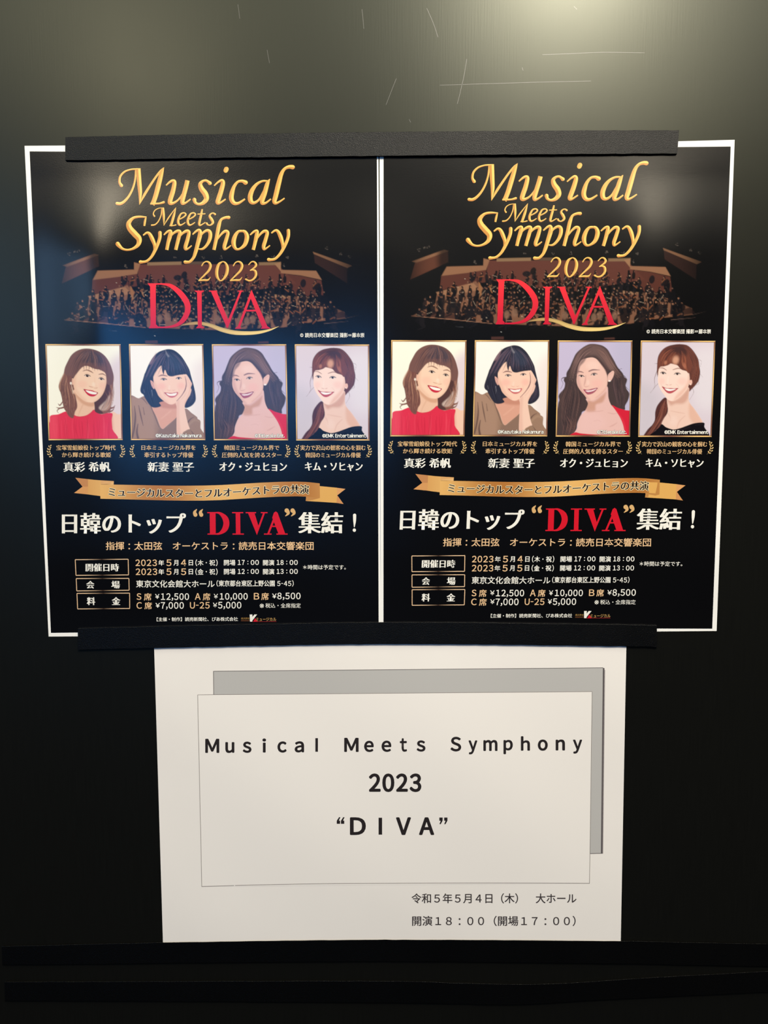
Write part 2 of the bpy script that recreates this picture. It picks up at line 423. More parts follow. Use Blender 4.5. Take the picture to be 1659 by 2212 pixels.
    cap = p.fill([(870, 138), (990, 152), (1120, 200), (1230, 290), (1310, 420), (1356, 560), (1378, 700), (1340, 850), (1262, 840), (1240, 720), (1222, 628), (1160, 582), (1100, 556), (1030, 545), (960, 520), (900, 490), (820, 486), (750, 530), (690, 600), (640, 662), (590, 708), (500, 706), (430, 640), (440, 520), (490, 400), (560, 280), (650, 200), (760, 152)], ink((122, 86, 82)), 10)
    p.fill([(820, 210), (950, 170), (1090, 220), (1200, 330), (1180, 470), (1060, 480), (920, 420), (800, 420), (760, 330)], ink((72, 68, 82)), 60, 0.85, cap)
    p.strands([[(880, 150), (700, 250), (580, 430), (470, 650)], [(900, 160), (760, 300), (660, 480), (590, 690)], [(930, 170), (860, 300), (800, 400), (760, 520)], [(960, 170), (960, 300), (950, 420), (940, 510)], [(1000, 170), (1080, 300), (1110, 430), (1100, 560)], [(1040, 170), (1200, 330), (1270, 520), (1290, 820)]],
              [ink((78, 58, 62)), ink((164, 116, 104)), ink((110, 78, 76)), ink((62, 58, 74))], 120, 13, 5, 0.5, cap)
    for x in (800, 850, 905, 960, 1010, 1060, 1110, 1160):
        p.line([(x, 430, 22), (x+4, 500, 16), (x+rr.gauss(6, 8), 555+rr.random()*35, 3)], ink((116, 82, 84)), 8, 0.75)
    p.fill([(440, 690), (560, 700), (560, 800), (570, 1000), (620, 1080), (640, 1280), (600, 1400), (560, 1525), (480, 1490), (425, 1390), (400, 1240), (425, 1100), (405, 900)], ink((124, 80, 74)), 14)
    p.strands([[(430, 660), (330, 820), (330, 1000), (390, 1250)], [(470, 700), (430, 900), (450, 1150), (470, 1450)], [(540, 720), (540, 950), (600, 1150), (560, 1500)]], [dk, lt, br, ink((150, 102, 88)), ink((96, 62, 60))], 100, 14, 6, 0.55)
    p.line([(410, 640, 16), (330, 800, 40), (320, 960, 20)], lt, 14, 0.5)
    p.line([(545, 850, 8), (560, 940, 16), (575, 1040, 10)], ink((226, 200, 180)), 5, 0.9); p.spot(538, 830, 20, 26, ink((250, 236, 226)), .9, .6)
    brow = ink((142, 98, 84))
    p.line([(778, 588, 8), (860, 566, 20), (930, 590, 24), (980, 622, 12)], brow, 7, 0.85); p.line([(1095, 652, 14), (1170, 642, 24), (1228, 678, 10)], brow, 7, 0.85)
    eye(p, 866, 682, 66, 30, 0.16, ink((62, 38, 34)), ink((58, 36, 36))); eye(p, 1140, 744, 60, 28, 0.22, ink((62, 38, 34)), ink((58, 36, 36)))
    p.line([(1010, 720, 10), (1010, 830, 22), (1040, 900, 10)], ink((243, 196, 170)), 14, 0.5, F); p.spot(985, 850, 34, 40, ink((255, 232, 214)), .6, 1.2)
    p.line([(895, 888, 10), (930, 902, 16), (975, 910, 8)], ink((206, 140, 118)), 7, .7); p.line([(990, 925, 8), (1040, 925, 14), (1062, 915, 6)], ink((206, 140, 118)), 7, .7)
    p.fill([(786, 952), (860, 958), (950, 972), (1000, 990), (1062, 1020), (1030, 1066), (975, 1094), (905, 1088), (845, 1046)], ink((206, 46, 70)), 6)
    p.fill([(822, 972), (900, 982), (980, 1002), (1042, 1020), (1012, 1052), (930, 1044), (866, 1016)], ink((255, 248, 244)), 5)
    p.spot(796, 958, 12, 12, ink((110, 40, 46)), .8, .8); p.spot(1054, 1022, 12, 12, ink((120, 40, 46)), .8, .8)
    p.line([(770, 930, 4), (776, 980, 8), (790, 1020, 3)], ink((226, 170, 148)), 8, .5)
    return p.c

def portrait_hand_on_cheek():
    p = Painter(portrait_grid([(103, 45), (1585, 45), (1545, 1958), (75, 1960)]), ink((255, 250, 246)))
    p.fill([(1350, 600), (1700, 400), (1700, 1700), (1300, 1700)], ink((244, 232, 232)), 160)
    dk, md = ink((46, 46, 62)), ink((84, 78, 98))
    H = p.fill([(890, 147), (1000, 172), (1110, 258), (1190, 368), (1250, 490), (1300, 620), (1340, 780), (1372, 930), (1392, 1080), (1382, 1180), (1310, 1270), (1200, 1318), (1100, 1300), (700, 1300), (600, 1312), (500, 1290), (420, 1170), (372, 1070), (310, 1020), (294, 950), (330, 820), (380, 680), (440, 540), (500, 420), (580, 300), (680, 210), (790, 166)], dk, 8)
    T = p.fill([(60, 1126), (250, 1128), (340, 1088), (400, 1100), (470, 1220), (520, 1312), (600, 1500), (690, 1728), (800, 1668), (1000, 1490), (1170, 1330), (1300, 1420), (1400, 1498), (1412, 1535), (1466, 1582), (1462, 1720), (1478, 1990), (60, 1990)], ink((160, 127, 108)), 7)
    p.fill([(60, 1140), (330, 1120), (470, 1300), (560, 1560), (500, 1980), (240, 1980), (180, 1500)], ink((178, 142, 122)), 50, 0.7, T)
    p.fill([(640, 1720), (800, 1680), (1000, 1500), (1000, 1980), (640, 1980)], ink((136, 108, 96)), 40, 0.7, T)
    fold = ink((86, 62, 60))
    for q in ([(165, 1280, 10), (178, 1480, 26), (150, 1700, 30), (105, 1900, 30)], [(250, 1270, 10), (285, 1470, 24), (325, 1670, 10)], [(338, 1310, 8), (358, 1450, 14)], [(222, 1640, 14), (196, 1800, 34), (220, 1950, 44)], [(1210, 1610, 26), (1270, 1540, 18), (1340, 1500, 6)], [(480, 1250, 10), (560, 1470, 14), (640, 1700, 8)], [(1250, 1750, 12), (1320, 1850, 16), (1330, 1950, 8)], [(300, 1110, 4), (360, 1160, 14), (420, 1240, 6)]):
        p.line(q, fold, 10, 0.75, T)
    p.line([(1230, 1660, 30), (1350, 1560, 40), (1460, 1600, 20)], ink((182, 150, 126)), 22, .5, T)
    C = p.fill([(518, 1312), (640, 1275), (690, 1200), (980, 1180), (1010, 1300), (1010, 1480), (800, 1668), (690, 1730), (600, 1500)], ink((224, 166, 146)), 7)
    p.fill([(640, 1260), (720, 1160), (900, 1250), (1000, 1230), (1000, 1320), (880, 1330), (720, 1310)], ink((196, 132, 112)), 30, .7, C)
    p.line([(880, 1380, 20), (760, 1480, 20), (680, 1540, 8)], ink((238, 186, 166)), 22, .5, C)
    ear = p.fill([(498, 768), (545, 790), (575, 850), (580, 935), (540, 935), (515, 860)], ink((226, 174, 164)), 7)
    p.line([(520, 800, 8), (550, 850, 10), (555, 910, 6)], ink((186, 128, 124)), 6, .6, ear)
    F = p.fill([(566, 690), (620, 590), (720, 480), (900, 430), (1100, 500), (1205, 640), (1218, 760), (1195, 920), (1130, 1060), (1045, 1160), (962, 1232), (880, 1248), (800, 1212), (700, 1132), (630, 1040), (588, 930), (568, 820)], ink((251, 209, 190)), 8)
    p.fill([(566, 760), (640, 900), (720, 1080), (840, 1210), (760, 1210), (620, 1060), (560, 900)], ink((232, 178, 160)), 34, .55, F)
    p.spot(720, 890, 85, 65, ink((250, 178, 168)), .5, 1.3, 0, F); p.spot(1110, 880, 70, 65, ink((250, 178, 168)), .5, 1.3, 0, F)
    B = p.fill([(500, 700), (560, 690), (612, 590), (690, 482), (738, 468), (742, 560), (765, 645), (778, 640), (788, 575), (812, 568), (850, 662), (925, 690), (1020, 672), (1120, 655), (1212, 652), (1250, 700), (1300, 700), (1290, 560), (1190, 368), (1110, 258), (1000, 172), (890, 147), (790, 166), (680, 210), (580, 300), (500, 420), (440, 540), (390, 690)], dk, 9)
    p.fill([(390, 640), (505, 640), (500, 780), (520, 880), (560, 940), (590, 940), (640, 1060), (652, 1200), (695, 1275), (600, 1312), (500, 1290), (400, 1150), (350, 1000)], dk, 9)
    p.strands([[(840, 180), (640, 300), (500, 500), (360, 800)], [(850, 190), (720, 340), (600, 540), (480, 760)], [(850, 200), (800, 380), (740, 560)], [(870, 200), (900, 420), (900, 670)], [(890, 190), (1050, 420), (1100, 640)], [(900, 170), (1150, 380), (1280, 680)]], [ink((96, 84, 104)), ink((62, 62, 84)), ink((34, 34, 46)), ink((112, 88, 102))], 110, 12, 11, .5, H+B)
    p.fill([(640, 215), (600, 330), (540, 430), (490, 450), (520, 390), (580, 300)], ink((170, 132, 144)), 20, .6)
    p.fill([(840, 270), (900, 480), (1060, 560), (1150, 470), (1050, 300), (930, 240)], ink((62, 70, 92)), 60, .6, B)
    p.strands([[(380, 760), (340, 950), (420, 1150)], [(470, 780), (470, 1000), (560, 1290)], [(520, 900), (600, 1080), (650, 1280)]], [ink((68, 66, 84)), ink((28, 28, 38)), ink((52, 50, 66))], 44, 12, 12, .5, H)
    p.strands([[(1290, 650), (1350, 900), (1360, 1150), (1200, 1310)], [(1250, 1000), (1300, 1100), (1180, 1290)]], [ink((84, 74, 92)), ink((30, 30, 40))], 30, 12, 13, .5, H)
    p.line([(826, 165, 8), (845, 230, 26), (880, 285, 40)], ink((150, 146, 156)), 16, .6)
    p.line([(522, 960, 6), (528, 1040, 8), (524, 1110, 4)], ink((150, 150, 160)), 4, .8); p.line([(360, 950, 10), (376, 1010, 8)], ink((120, 120, 134)), 6, .6)
    hand = [(1196, 665), (1225, 650), (1272, 720), (1312, 800), (1328, 842), (1300, 915), (1312, 960), (1280, 1060), (1222, 1150), (1172, 1250), (1166, 1330), (1182, 1450), (1218, 1640), (1244, 1750), (1130, 1792), (1085, 1850), (990, 1850), (996, 1500), (1004, 1300), (988, 1222), (1030, 1150), (1112, 1070), (1182, 980), (1212, 880), (1216, 760)]
    HM = p.fill(hand, ink((247, 207, 190)), 7)
    p.fill([(1000, 1230), (1060, 1160), (1060, 1300), (1050, 1500), (1060, 1850), (980, 1850), (990, 1500)], ink((232, 180, 165)), 30, .6, HM)
    p.fill([(1300, 800), (1330, 840), (1300, 960), (1230, 1140), (1180, 1240), (1170, 1200), (1240, 1050), (1280, 930)], ink((232, 178, 160)), 20, .6, HM)
    for q in ([(1228, 690, 5), (1250, 800, 8), (1240, 900, 4)], [(1262, 760, 5), (1282, 840, 7), (1270, 930, 4)], [(1215, 1000, 5), (1160, 1090, 8), (1100, 1150, 4)]): p.line(q, ink((224, 166, 150)), 6, .6, HM)
    p.line([(1196, 690, 8), (1214, 800, 14), (1200, 920, 16), (1120, 1060, 14), (1010, 1180, 8)], ink((120, 62, 78)), 6, .85)
    p.fill([(1090, 1850), (1140, 1790), (1244, 1745), (1300, 1850), (1330, 1990), (1060, 1990)], ink((156, 124, 104)), 9, 1)
    p.line([(664, 692, 8), (740, 664, 26), (842, 684, 12)], ink((118, 78, 82)), 7, .85)
    eye(p, 768, 750, 68, 24, 0.04, ink((60, 52, 66)), ink((58, 44, 54))); eye(p, 1068, 730, 62, 24, -0.05, ink((56, 46, 70)), ink((58, 44, 54)))
    p.line([(880, 880, 20), (870, 930, 26), (880, 960, 10)], ink((255, 226, 212)), 16, .6, F)
    p.line([(830, 958, 6), (868, 968, 12), (900, 962, 6)], ink((222, 150, 136)), 7, .6); p.line([(930, 962, 6), (960, 966, 12), (985, 955, 5)], ink((222, 150, 136)), 7, .6)
    p.line([(740, 960, 5), (760, 1040, 9), (790, 1090, 4)], ink((226, 160, 146)), 8, .55); p.line([(1060, 940, 5), (1068, 1010, 8), (1040, 1060, 4)], ink((226, 160, 146)), 8, .5)
    p.fill([(766, 1012), (850, 1014), (920, 1018), (980, 1008), (1046, 1004), (1024, 1062), (962, 1106), (885, 1112), (820, 1072)], ink((210, 112, 114)), 6)
    p.fill([(806, 1024), (900, 1036), (1016, 1020), (982, 1068), (900, 1078), (840, 1060)], ink((255, 246, 242)), 5)
    p.line([(775, 1016, 12), (800, 1030, 8), (830, 1055, 3)], ink((130, 50, 62)), 5, .7)
    return p.c

def portrait_long_hair():
    bgc = ink((201, 190, 222))
    p = Painter(portrait_grid([(98, 40), (1583, 42), (1538, 1955), (57, 1955)]), bgc)
    p.fill([(1200, 0), (1700, 0), (1700, 1500), (1400, 1500)], ink((190, 186, 216)), 200, .6)
    dk, md = ink((74, 60, 62)), ink((120, 94, 92))
    H = p.fill([(790, 108), (900, 120), (1000, 150), (1090, 220), (1150, 320), (1220, 440), (1290, 570), (1390, 690), (1420, 760), (1480, 822), (1452, 930), (1472, 1010), (1526, 1100), (1500, 1230), (1442, 1340), (1432, 1424), (1300, 1400), (1100, 1400), (640, 1440), (560, 1530), (492, 1680), (472, 1800), (430, 1880), (380, 1990), (40, 1990), (98, 1350), (125, 1230), (118, 1130), (215, 1010), (240, 900), (215, 840), (225, 790), (262, 770), (272, 680), (330, 580), (390, 440), (460, 300), (580, 190), (700, 122)], dk, 10)
    for q in ([(260, 775, 26), (190, 790, 16), (168, 830, 8), (200, 900, 6), (150, 1010, 4)], [(250, 860, 14), (240, 980, 10), (130, 1110, 8), (118, 1200, 6)], [(1400, 740, 20), (1440, 760, 10), (1480, 820, 6)], [(1300, 620, 10), (1380, 600, 5)], [(1450, 960, 10), (1520, 1030, 4)]): p.line(q, dk, 6, .9)
    p.fill([(700, 130), (900, 130), (1060, 230), (1160, 400), (1230, 560), (1130, 620), (1000, 480), (880, 360), (780, 340), (600, 360), (500, 470), (420, 470), (520, 260)], md, 50, .8, H)
    p.strands([[(800, 130), (560, 240), (400, 500), (290, 800)], [(810, 200), (620, 330), (470, 600), (420, 900)], [(815, 260), (640, 370), (500, 600), (470, 800)]], [ink((156, 122, 118)), ink((84, 66, 70)), ink((54, 44, 54)), ink((116, 88, 86))], 80, 13, 21, .5, H)
    p.strands([[(830, 130), (1050, 250), (1200, 500), (1380, 750)], [(830, 250), (980, 400), (1120, 600), (1300, 800)]], [ink((158, 120, 112)), ink((88, 68, 70)), ink((126, 96, 92))], 60, 13, 22, .5, H)
    p.strands([[(300, 800), (230, 1050), (150, 1300), (130, 1700)], [(400, 850), (350, 1150), (300, 1450), (250, 1900)], [(460, 900), (560, 1150), (520, 1450), (400, 1900)]], [ink((92, 70, 70)), ink((44, 36, 44)), ink((120, 90, 86)), ink((72, 56, 60))], 120, 15, 23, .5, H, 24)
    p.strands([[(1220, 700), (1180, 900), (1230, 1150), (1300, 1380)], [(1380, 760), (1400, 950), (1430, 1150), (1400, 1380)]], [ink((92, 72, 78)), ink((42, 36, 46)), ink((104, 80, 80))], 60, 15, 24, .5, H, 22)
    p.strands([[(130, 1600), (200, 1750), (180, 1930)], [(300, 1550), (360, 1700), (300, 1930)], [(440, 1560), (440, 1720), (390, 1900)]], [ink((128, 92, 88)), ink((46, 36, 42))], 50, 14, 25, .5, H)
    S = p.fill([(660, 1200), (800, 1180), (1000, 1050), (1088, 960), (1108, 1180), (1158, 1320), (1220, 1372), (1300, 1480), (1380, 1650), (1440, 1850), (1430, 1990), (380, 1990), (432, 1870), (478, 1790), (490, 1690), (556, 1535), (648, 1430), (700, 1300)], ink((234, 190, 186)), 8)
    p.fill([(690, 1245), (820, 1250), (1000, 1120), (1060, 1080), (1000, 1260), (860, 1320), (835, 1445), (670, 1450)], ink((200, 146, 124)), 34, .75, S)
    for q in ([(690, 1450, 8), (860, 1455, 16), (1000, 1440, 6)], [(1100, 1480, 8), (1200, 1500, 14), (1270, 1490, 6)], [(820, 1650, 10), (900, 1630, 14), (960, 1660, 6)], [(1130, 1760, 8), (1200, 1730, 22), (1280, 1680, 8)]): p.line(q, ink((206, 152, 146)), 14, .55, S)
    p.fill([(600, 1500), (900, 1490), (1050, 1700), (800, 1860), (520, 1860)], ink((238, 196, 196)), 90, .5, S)
    F = p.fill([(555, 450), (640, 402), (780, 378), (880, 420), (980, 530), (1062, 650), (1082, 760), (1086, 900), (1050, 1020), (960, 1112), (860, 1192), (760, 1238), (690, 1210), (620, 1120), (522, 1000), (474, 880), (478, 740), (500, 580)], ink((241, 197, 186)), 8)
    p.fill([(474, 740), (520, 640), (540, 860), (620, 1060), (740, 1220), (660, 1190), (500, 990)], ink((214, 164, 158)), 34, .7, F)
    p.fill([(1090, 760), (1060, 960), (960, 1080), (840, 1190), (960, 1160), (1100, 1000)], ink((222, 170, 158)), 24, .7, F)
    p.spot(880, 900, 110, 80, ink((246, 184, 178)), .5, 1.2, 0, F); p.spot(800, 540, 130, 90, ink((250, 214, 204)), .6, 1.2, 0, F)
    p.fill([(470, 690), (505, 560), (560, 440), (660, 390), (620, 470), (540, 560), (505, 680)], ink((90, 68, 76)), 22, .7)
    p.fill([(870, 400), (990, 500), (1075, 640), (1100, 740), (1075, 720), (1030, 620), (950, 510)], ink((84, 62, 66)), 14, .85)
    E_ = p.fill([(1096, 735), (1140, 680), (1195, 645), (1222, 672), (1204, 760), (1150, 850), (1094, 850)], ink((237, 192, 182)), 7)
    p.line([(1110, 740, 6), (1170, 690, 10), (1200, 680, 5)], ink((206, 150, 140)), 7, .6, E_); p.spot(1130, 845, 22, 14, ink((255, 255, 255)), .95, .6)
    brow = ink((124, 88, 94))
    p.line([(508, 662, 18), (560, 664, 24), (612, 684, 8)], brow, 8, .85); p.line([(718, 655, 22), (800, 626, 28), (932, 630, 8)], brow, 8, .85)
    eye(p, 566, 752, 62, 24, 0.14, ink((70, 54, 62)), ink((70, 50, 60))); eye(p, 820, 718, 70, 28, -0.12, ink((70, 58, 70)), ink((66, 46, 58)))
    p.line([(655, 740, 10), (640, 860, 26), (622, 930, 14)], ink((198, 148, 144)), 14, .7, F); p.line([(620, 950, 8), (660, 965, 12), (720, 945, 6)], ink((190, 130, 128)), 8, .6); p.spot(700, 880, 30, 50, ink((250, 216, 208)), .5, 1.2)
    p.fill([(606, 1012), (690, 1022), (790, 1000), (890, 984), (852, 1050), (782, 1100), (695, 1118), (648, 1080)], ink((170, 88, 108)), 6)
    p.fill([(652, 1040), (760, 1032), (874, 998), (806, 1046), (720, 1066), (678, 1062)], ink((244, 222, 228)), 5)
    p.spot(880, 990, 10, 10, ink((100, 56, 64)), .8, .8)
    p.line([(905, 950, 4), (912, 1010, 9), (880, 1060, 4)], ink((216, 160, 152)), 8, .55)
    red = ink((216, 38, 62))
    p.fill([(1176, 1328), (1300, 1385), (1430, 1425), (1600, 1500), (1600, 1990), (1440, 1990), (1428, 1860), (1400, 1720), (1340, 1575), (1250, 1432)], red, 7)
    p.line([(1260, 1430, 10), (1400, 1640, 22), (1470, 1900, 12)], ink((236, 70, 90)), 20, .5)
    p.fill([(370, 1990), (430, 1875), (560, 1892), (800, 1912), (1040, 1918), (1450, 1915), (1450, 1990)], red, 7)
    return p.c

def portrait_ponytail():
    p = Painter(portrait_grid([(98, 42), (1583, 45), (1532, 1958), (48, 1958)]), ink((223, 210, 224)))
    p.fill([(1150, 300), (1700, 300), (1700, 1300), (1200, 1300)], ink((232, 224, 234)), 200, .8)
    p.fill([(0, 900), (500, 1200), (300, 1990), (0, 1990)], ink((204, 196, 210)), 200, .7)
    dk, br, au = ink((62, 40, 42)), ink((102, 60, 54)), ink((150, 84, 66))
    H = p.fill([(760, 122), (865, 112), (1000, 126), (1090, 182), (1180, 290), (1250, 420), (1272, 560), (1288, 680), (1262, 830), (1205, 920), (1130, 1000), (1050, 1060), (1000, 900), (600, 700), (452, 720), (432, 760), (420, 640), (428, 480), (450, 340), (530, 222), (640, 152)], br, 10)
    for q in ([(430, 500, 12), (360, 502, 3)], [(425, 640, 14), (372, 800, 10), (375, 960, 6), (290, 1080, 3)], [(440, 900, 8), (350, 1000, 4)], [(1255, 420, 6), (1310, 450, 5), (1290, 560, 3)], [(1280, 700, 5), (1345, 770, 3)], [(1250, 830, 8), (1260, 900, 6), (1200, 930, 3)], [(1140, 990, 8), (1160, 1080, 5), (1080, 1220, 3)], [(870, 120, 8), (875, 96, 3)]): p.line(q, br, 5, .7)
    p.fill([(640, 170), (870, 130), (1000, 190), (1000, 330), (860, 320), (700, 260), (580, 300)], ink((66, 46, 48)), 50, .8, H)
    p.strands([[(1000, 140), (1180, 330), (1240, 600), (1180, 900)], [(960, 180), (1080, 400), (1140, 650), (1090, 850)]], [dk, au, ink((120, 76, 68)), ink((86, 54, 50))], 80, 14, 31, .5, H, 20)
    Pn = p.fill([(572, 1178), (640, 1236), (652, 1420), (602, 1580), (530, 1710), (460, 1800), (382, 1850), (330, 1990), (140, 1990), (230, 1820), (330, 1720), (382, 1620), (390, 1460), (440, 1320)], ink((84, 48, 48)), 10)
    p.strands([[(580, 1190), (480, 1350), (420, 1560), (250, 1850), (170, 1940)], [(620, 1230), (580, 1450), (500, 1650), (380, 1830), (300, 1940)]], [ink((44, 26, 30)), au, ink((160, 100, 88)), ink((96, 54, 50))], 80, 16, 32, .55, Pn, 20)
    N = p.fill([(630, 1180), (800, 1180), (900, 1110), (1020, 980), (1072, 1000), (1060, 1180), (1090, 1290), (1180, 1400), (1290, 1560), (1345, 1675), (1180, 1720), (1040, 1770), (900, 1830), (780, 1850), (650, 1830), (520, 1730), (560, 1600), (645, 1450)], ink((242, 206, 194)), 8)
    p.fill([(640, 1220), (760, 1240), (900, 1160), (1030, 1010), (1075, 1010), (1050, 1180), (960, 1290), (800, 1300), (700, 1330)], ink((206, 150, 134)), 40, .7, N)
    p.fill([(1080, 1290), (1190, 1420), (1340, 1680), (1180, 1690), (1080, 1560)], ink((226, 172, 150)), 40, .6, N)
    for q in ([(700, 1440, 6), (850, 1470, 14), (980, 1490, 6)], [(990, 1540, 8), (880, 1650, 16), (830, 1780, 8)], [(640, 1480, 8), (690, 1560, 12), (700, 1640, 6)]): p.line(q, ink((220, 170, 156)), 16, .6, N)
    p.spot(760, 1640, 80, 100, ink((248, 218, 210)), .5, 1.2, 0, N)
    K = p.fill([(525, 1705), (600, 1760), (690, 1795), (772, 1810), (900, 1782), (1040, 1732), (1180, 1686), (1340, 1670), (1392, 1692), (1386, 1760), (1424, 1990), (320, 1990), (400, 1830), (470, 1770)], ink((20, 16, 22)), 7)
    for q in ([(700, 1830, 8), (900, 1820, 14), (1100, 1760, 6)], [(1200, 1720, 8), (1320, 1710, 10), (1380, 1720, 4)]): p.line(q, ink((48, 42, 52)), 12, .6, K)
    F = p.fill([(462, 600), (560, 520), (720, 470), (880, 520), (980, 620), (1055, 660), (1078, 800), (1062, 920), (1012, 1032), (900, 1152), (800, 1222), (720, 1244), (640, 1212), (568, 1120), (498, 1020), (448, 900), (442, 760)], ink((253, 222, 212)), 8)
    p.fill([(1060, 700), (1080, 820), (1050, 960), (900, 1150), (760, 1240), (820, 1120), (960, 980), (1030, 860)], ink((236, 184, 168)), 34, .7, F)
    p.spot(930, 850, 90, 70, ink((252, 198, 190)), .5, 1.2, 0, F); p.spot(520, 850, 60, 60, ink((252, 200, 192)), .5, 1.2, 0, F)
    p.fill([(1075, 838), (1120, 826), (1132, 880), (1110, 925), (1074, 915)], ink((240, 190, 176)), 7); p.spot(1090, 905, 10, 12, ink((255, 240, 235)), .9, .6)
    B = p.fill([(428, 470), (438, 640), (445, 640), (470, 570), (560, 555), (640, 532), (690, 502), (730, 505), (830, 535), (870, 580), (920, 622), (1010, 650), (1062, 690), (1120, 560), (1040, 260), (870, 160), (640, 170), (530, 240), (452, 360)], ink((118, 68, 58)), 10)
    p.fill([(600, 210), (870, 140), (1010, 220), (1000, 340), (860, 320), (720, 270), (600, 320)], ink((64, 44, 46)), 46, .85, B)
    p.strands([[(760, 180), (560, 280), (460, 450), (480, 560)], [(780, 220), (660, 340), (600, 470), (560, 550)], [(820, 260), (760, 380), (740, 480), (820, 530)], [(880, 260), (880, 400), (860, 520), (1000, 640)], [(930, 220), (1000, 380), (1020, 560), (1050, 680)]], [au, ink((176, 104, 78)), dk, ink((96, 54, 48))], 110, 14, 33, .5, B, 16)
    p.spot(795, 430, 60, 80, ink((238, 178, 150)), .75, 1.2, .2, B); p.spot(590, 480, 30, 40, ink((214, 140, 110)), .55, 1.2, .3, B); p.spot(970, 540, 30, 60, ink((200, 126, 100)), .5, 1.2, -.3, B)
    brow = ink((140, 90, 80))
    p.line([(468, 588, 8), (540, 588, 18), (612, 632, 10)], brow, 7, .8); p.line([(742, 622, 12), (840, 594, 20), (915, 612, 8)], brow, 7, .8)
    eye(p, 545, 692, 64, 27, 0.14, ink((54, 34, 40)), ink((40, 26, 36))); eye(p, 830, 706, 70, 27, -0.02, ink((54, 34, 40)), ink((40, 26, 36)))
    p.line([(650, 760, 12), (640, 860, 22), (640, 910, 8)], ink((255, 234, 226)), 14, .6); p.line([(596, 914, 6), (626, 922, 12), (650, 926, 5)], ink((206, 140, 132)), 6, .7); p.line([(664, 926, 5), (700, 922, 12), (716, 908, 5)], ink((206, 140, 132)), 6, .7)
    p.line([(500, 900, 4), (520, 940, 8), (530, 970, 3)], ink((226, 170, 160)), 8, .5); p.line([(800, 900, 4), (850, 950, 8), (860, 1000, 4)], ink((226, 170, 160)), 8, .5)
    p.fill([(522, 955), (600, 982), (700, 988), (780, 992), (846, 992), (782, 1052), (705, 1092), (640, 1086), (584, 1040)], ink((192, 84, 96)), 6)
    p.fill([(580, 990), (690, 1004), (800, 1003), (742, 1034), (665, 1044), (610, 1026)], ink((255, 250, 250)), 5)
    p.line([(528, 958, 8), (575, 984, 6), (620, 998, 3)], ink((120, 44, 56)), 5, .8); p.spot(838, 994, 12, 8, ink((130, 52, 60)), .8, .8)
    return p.c

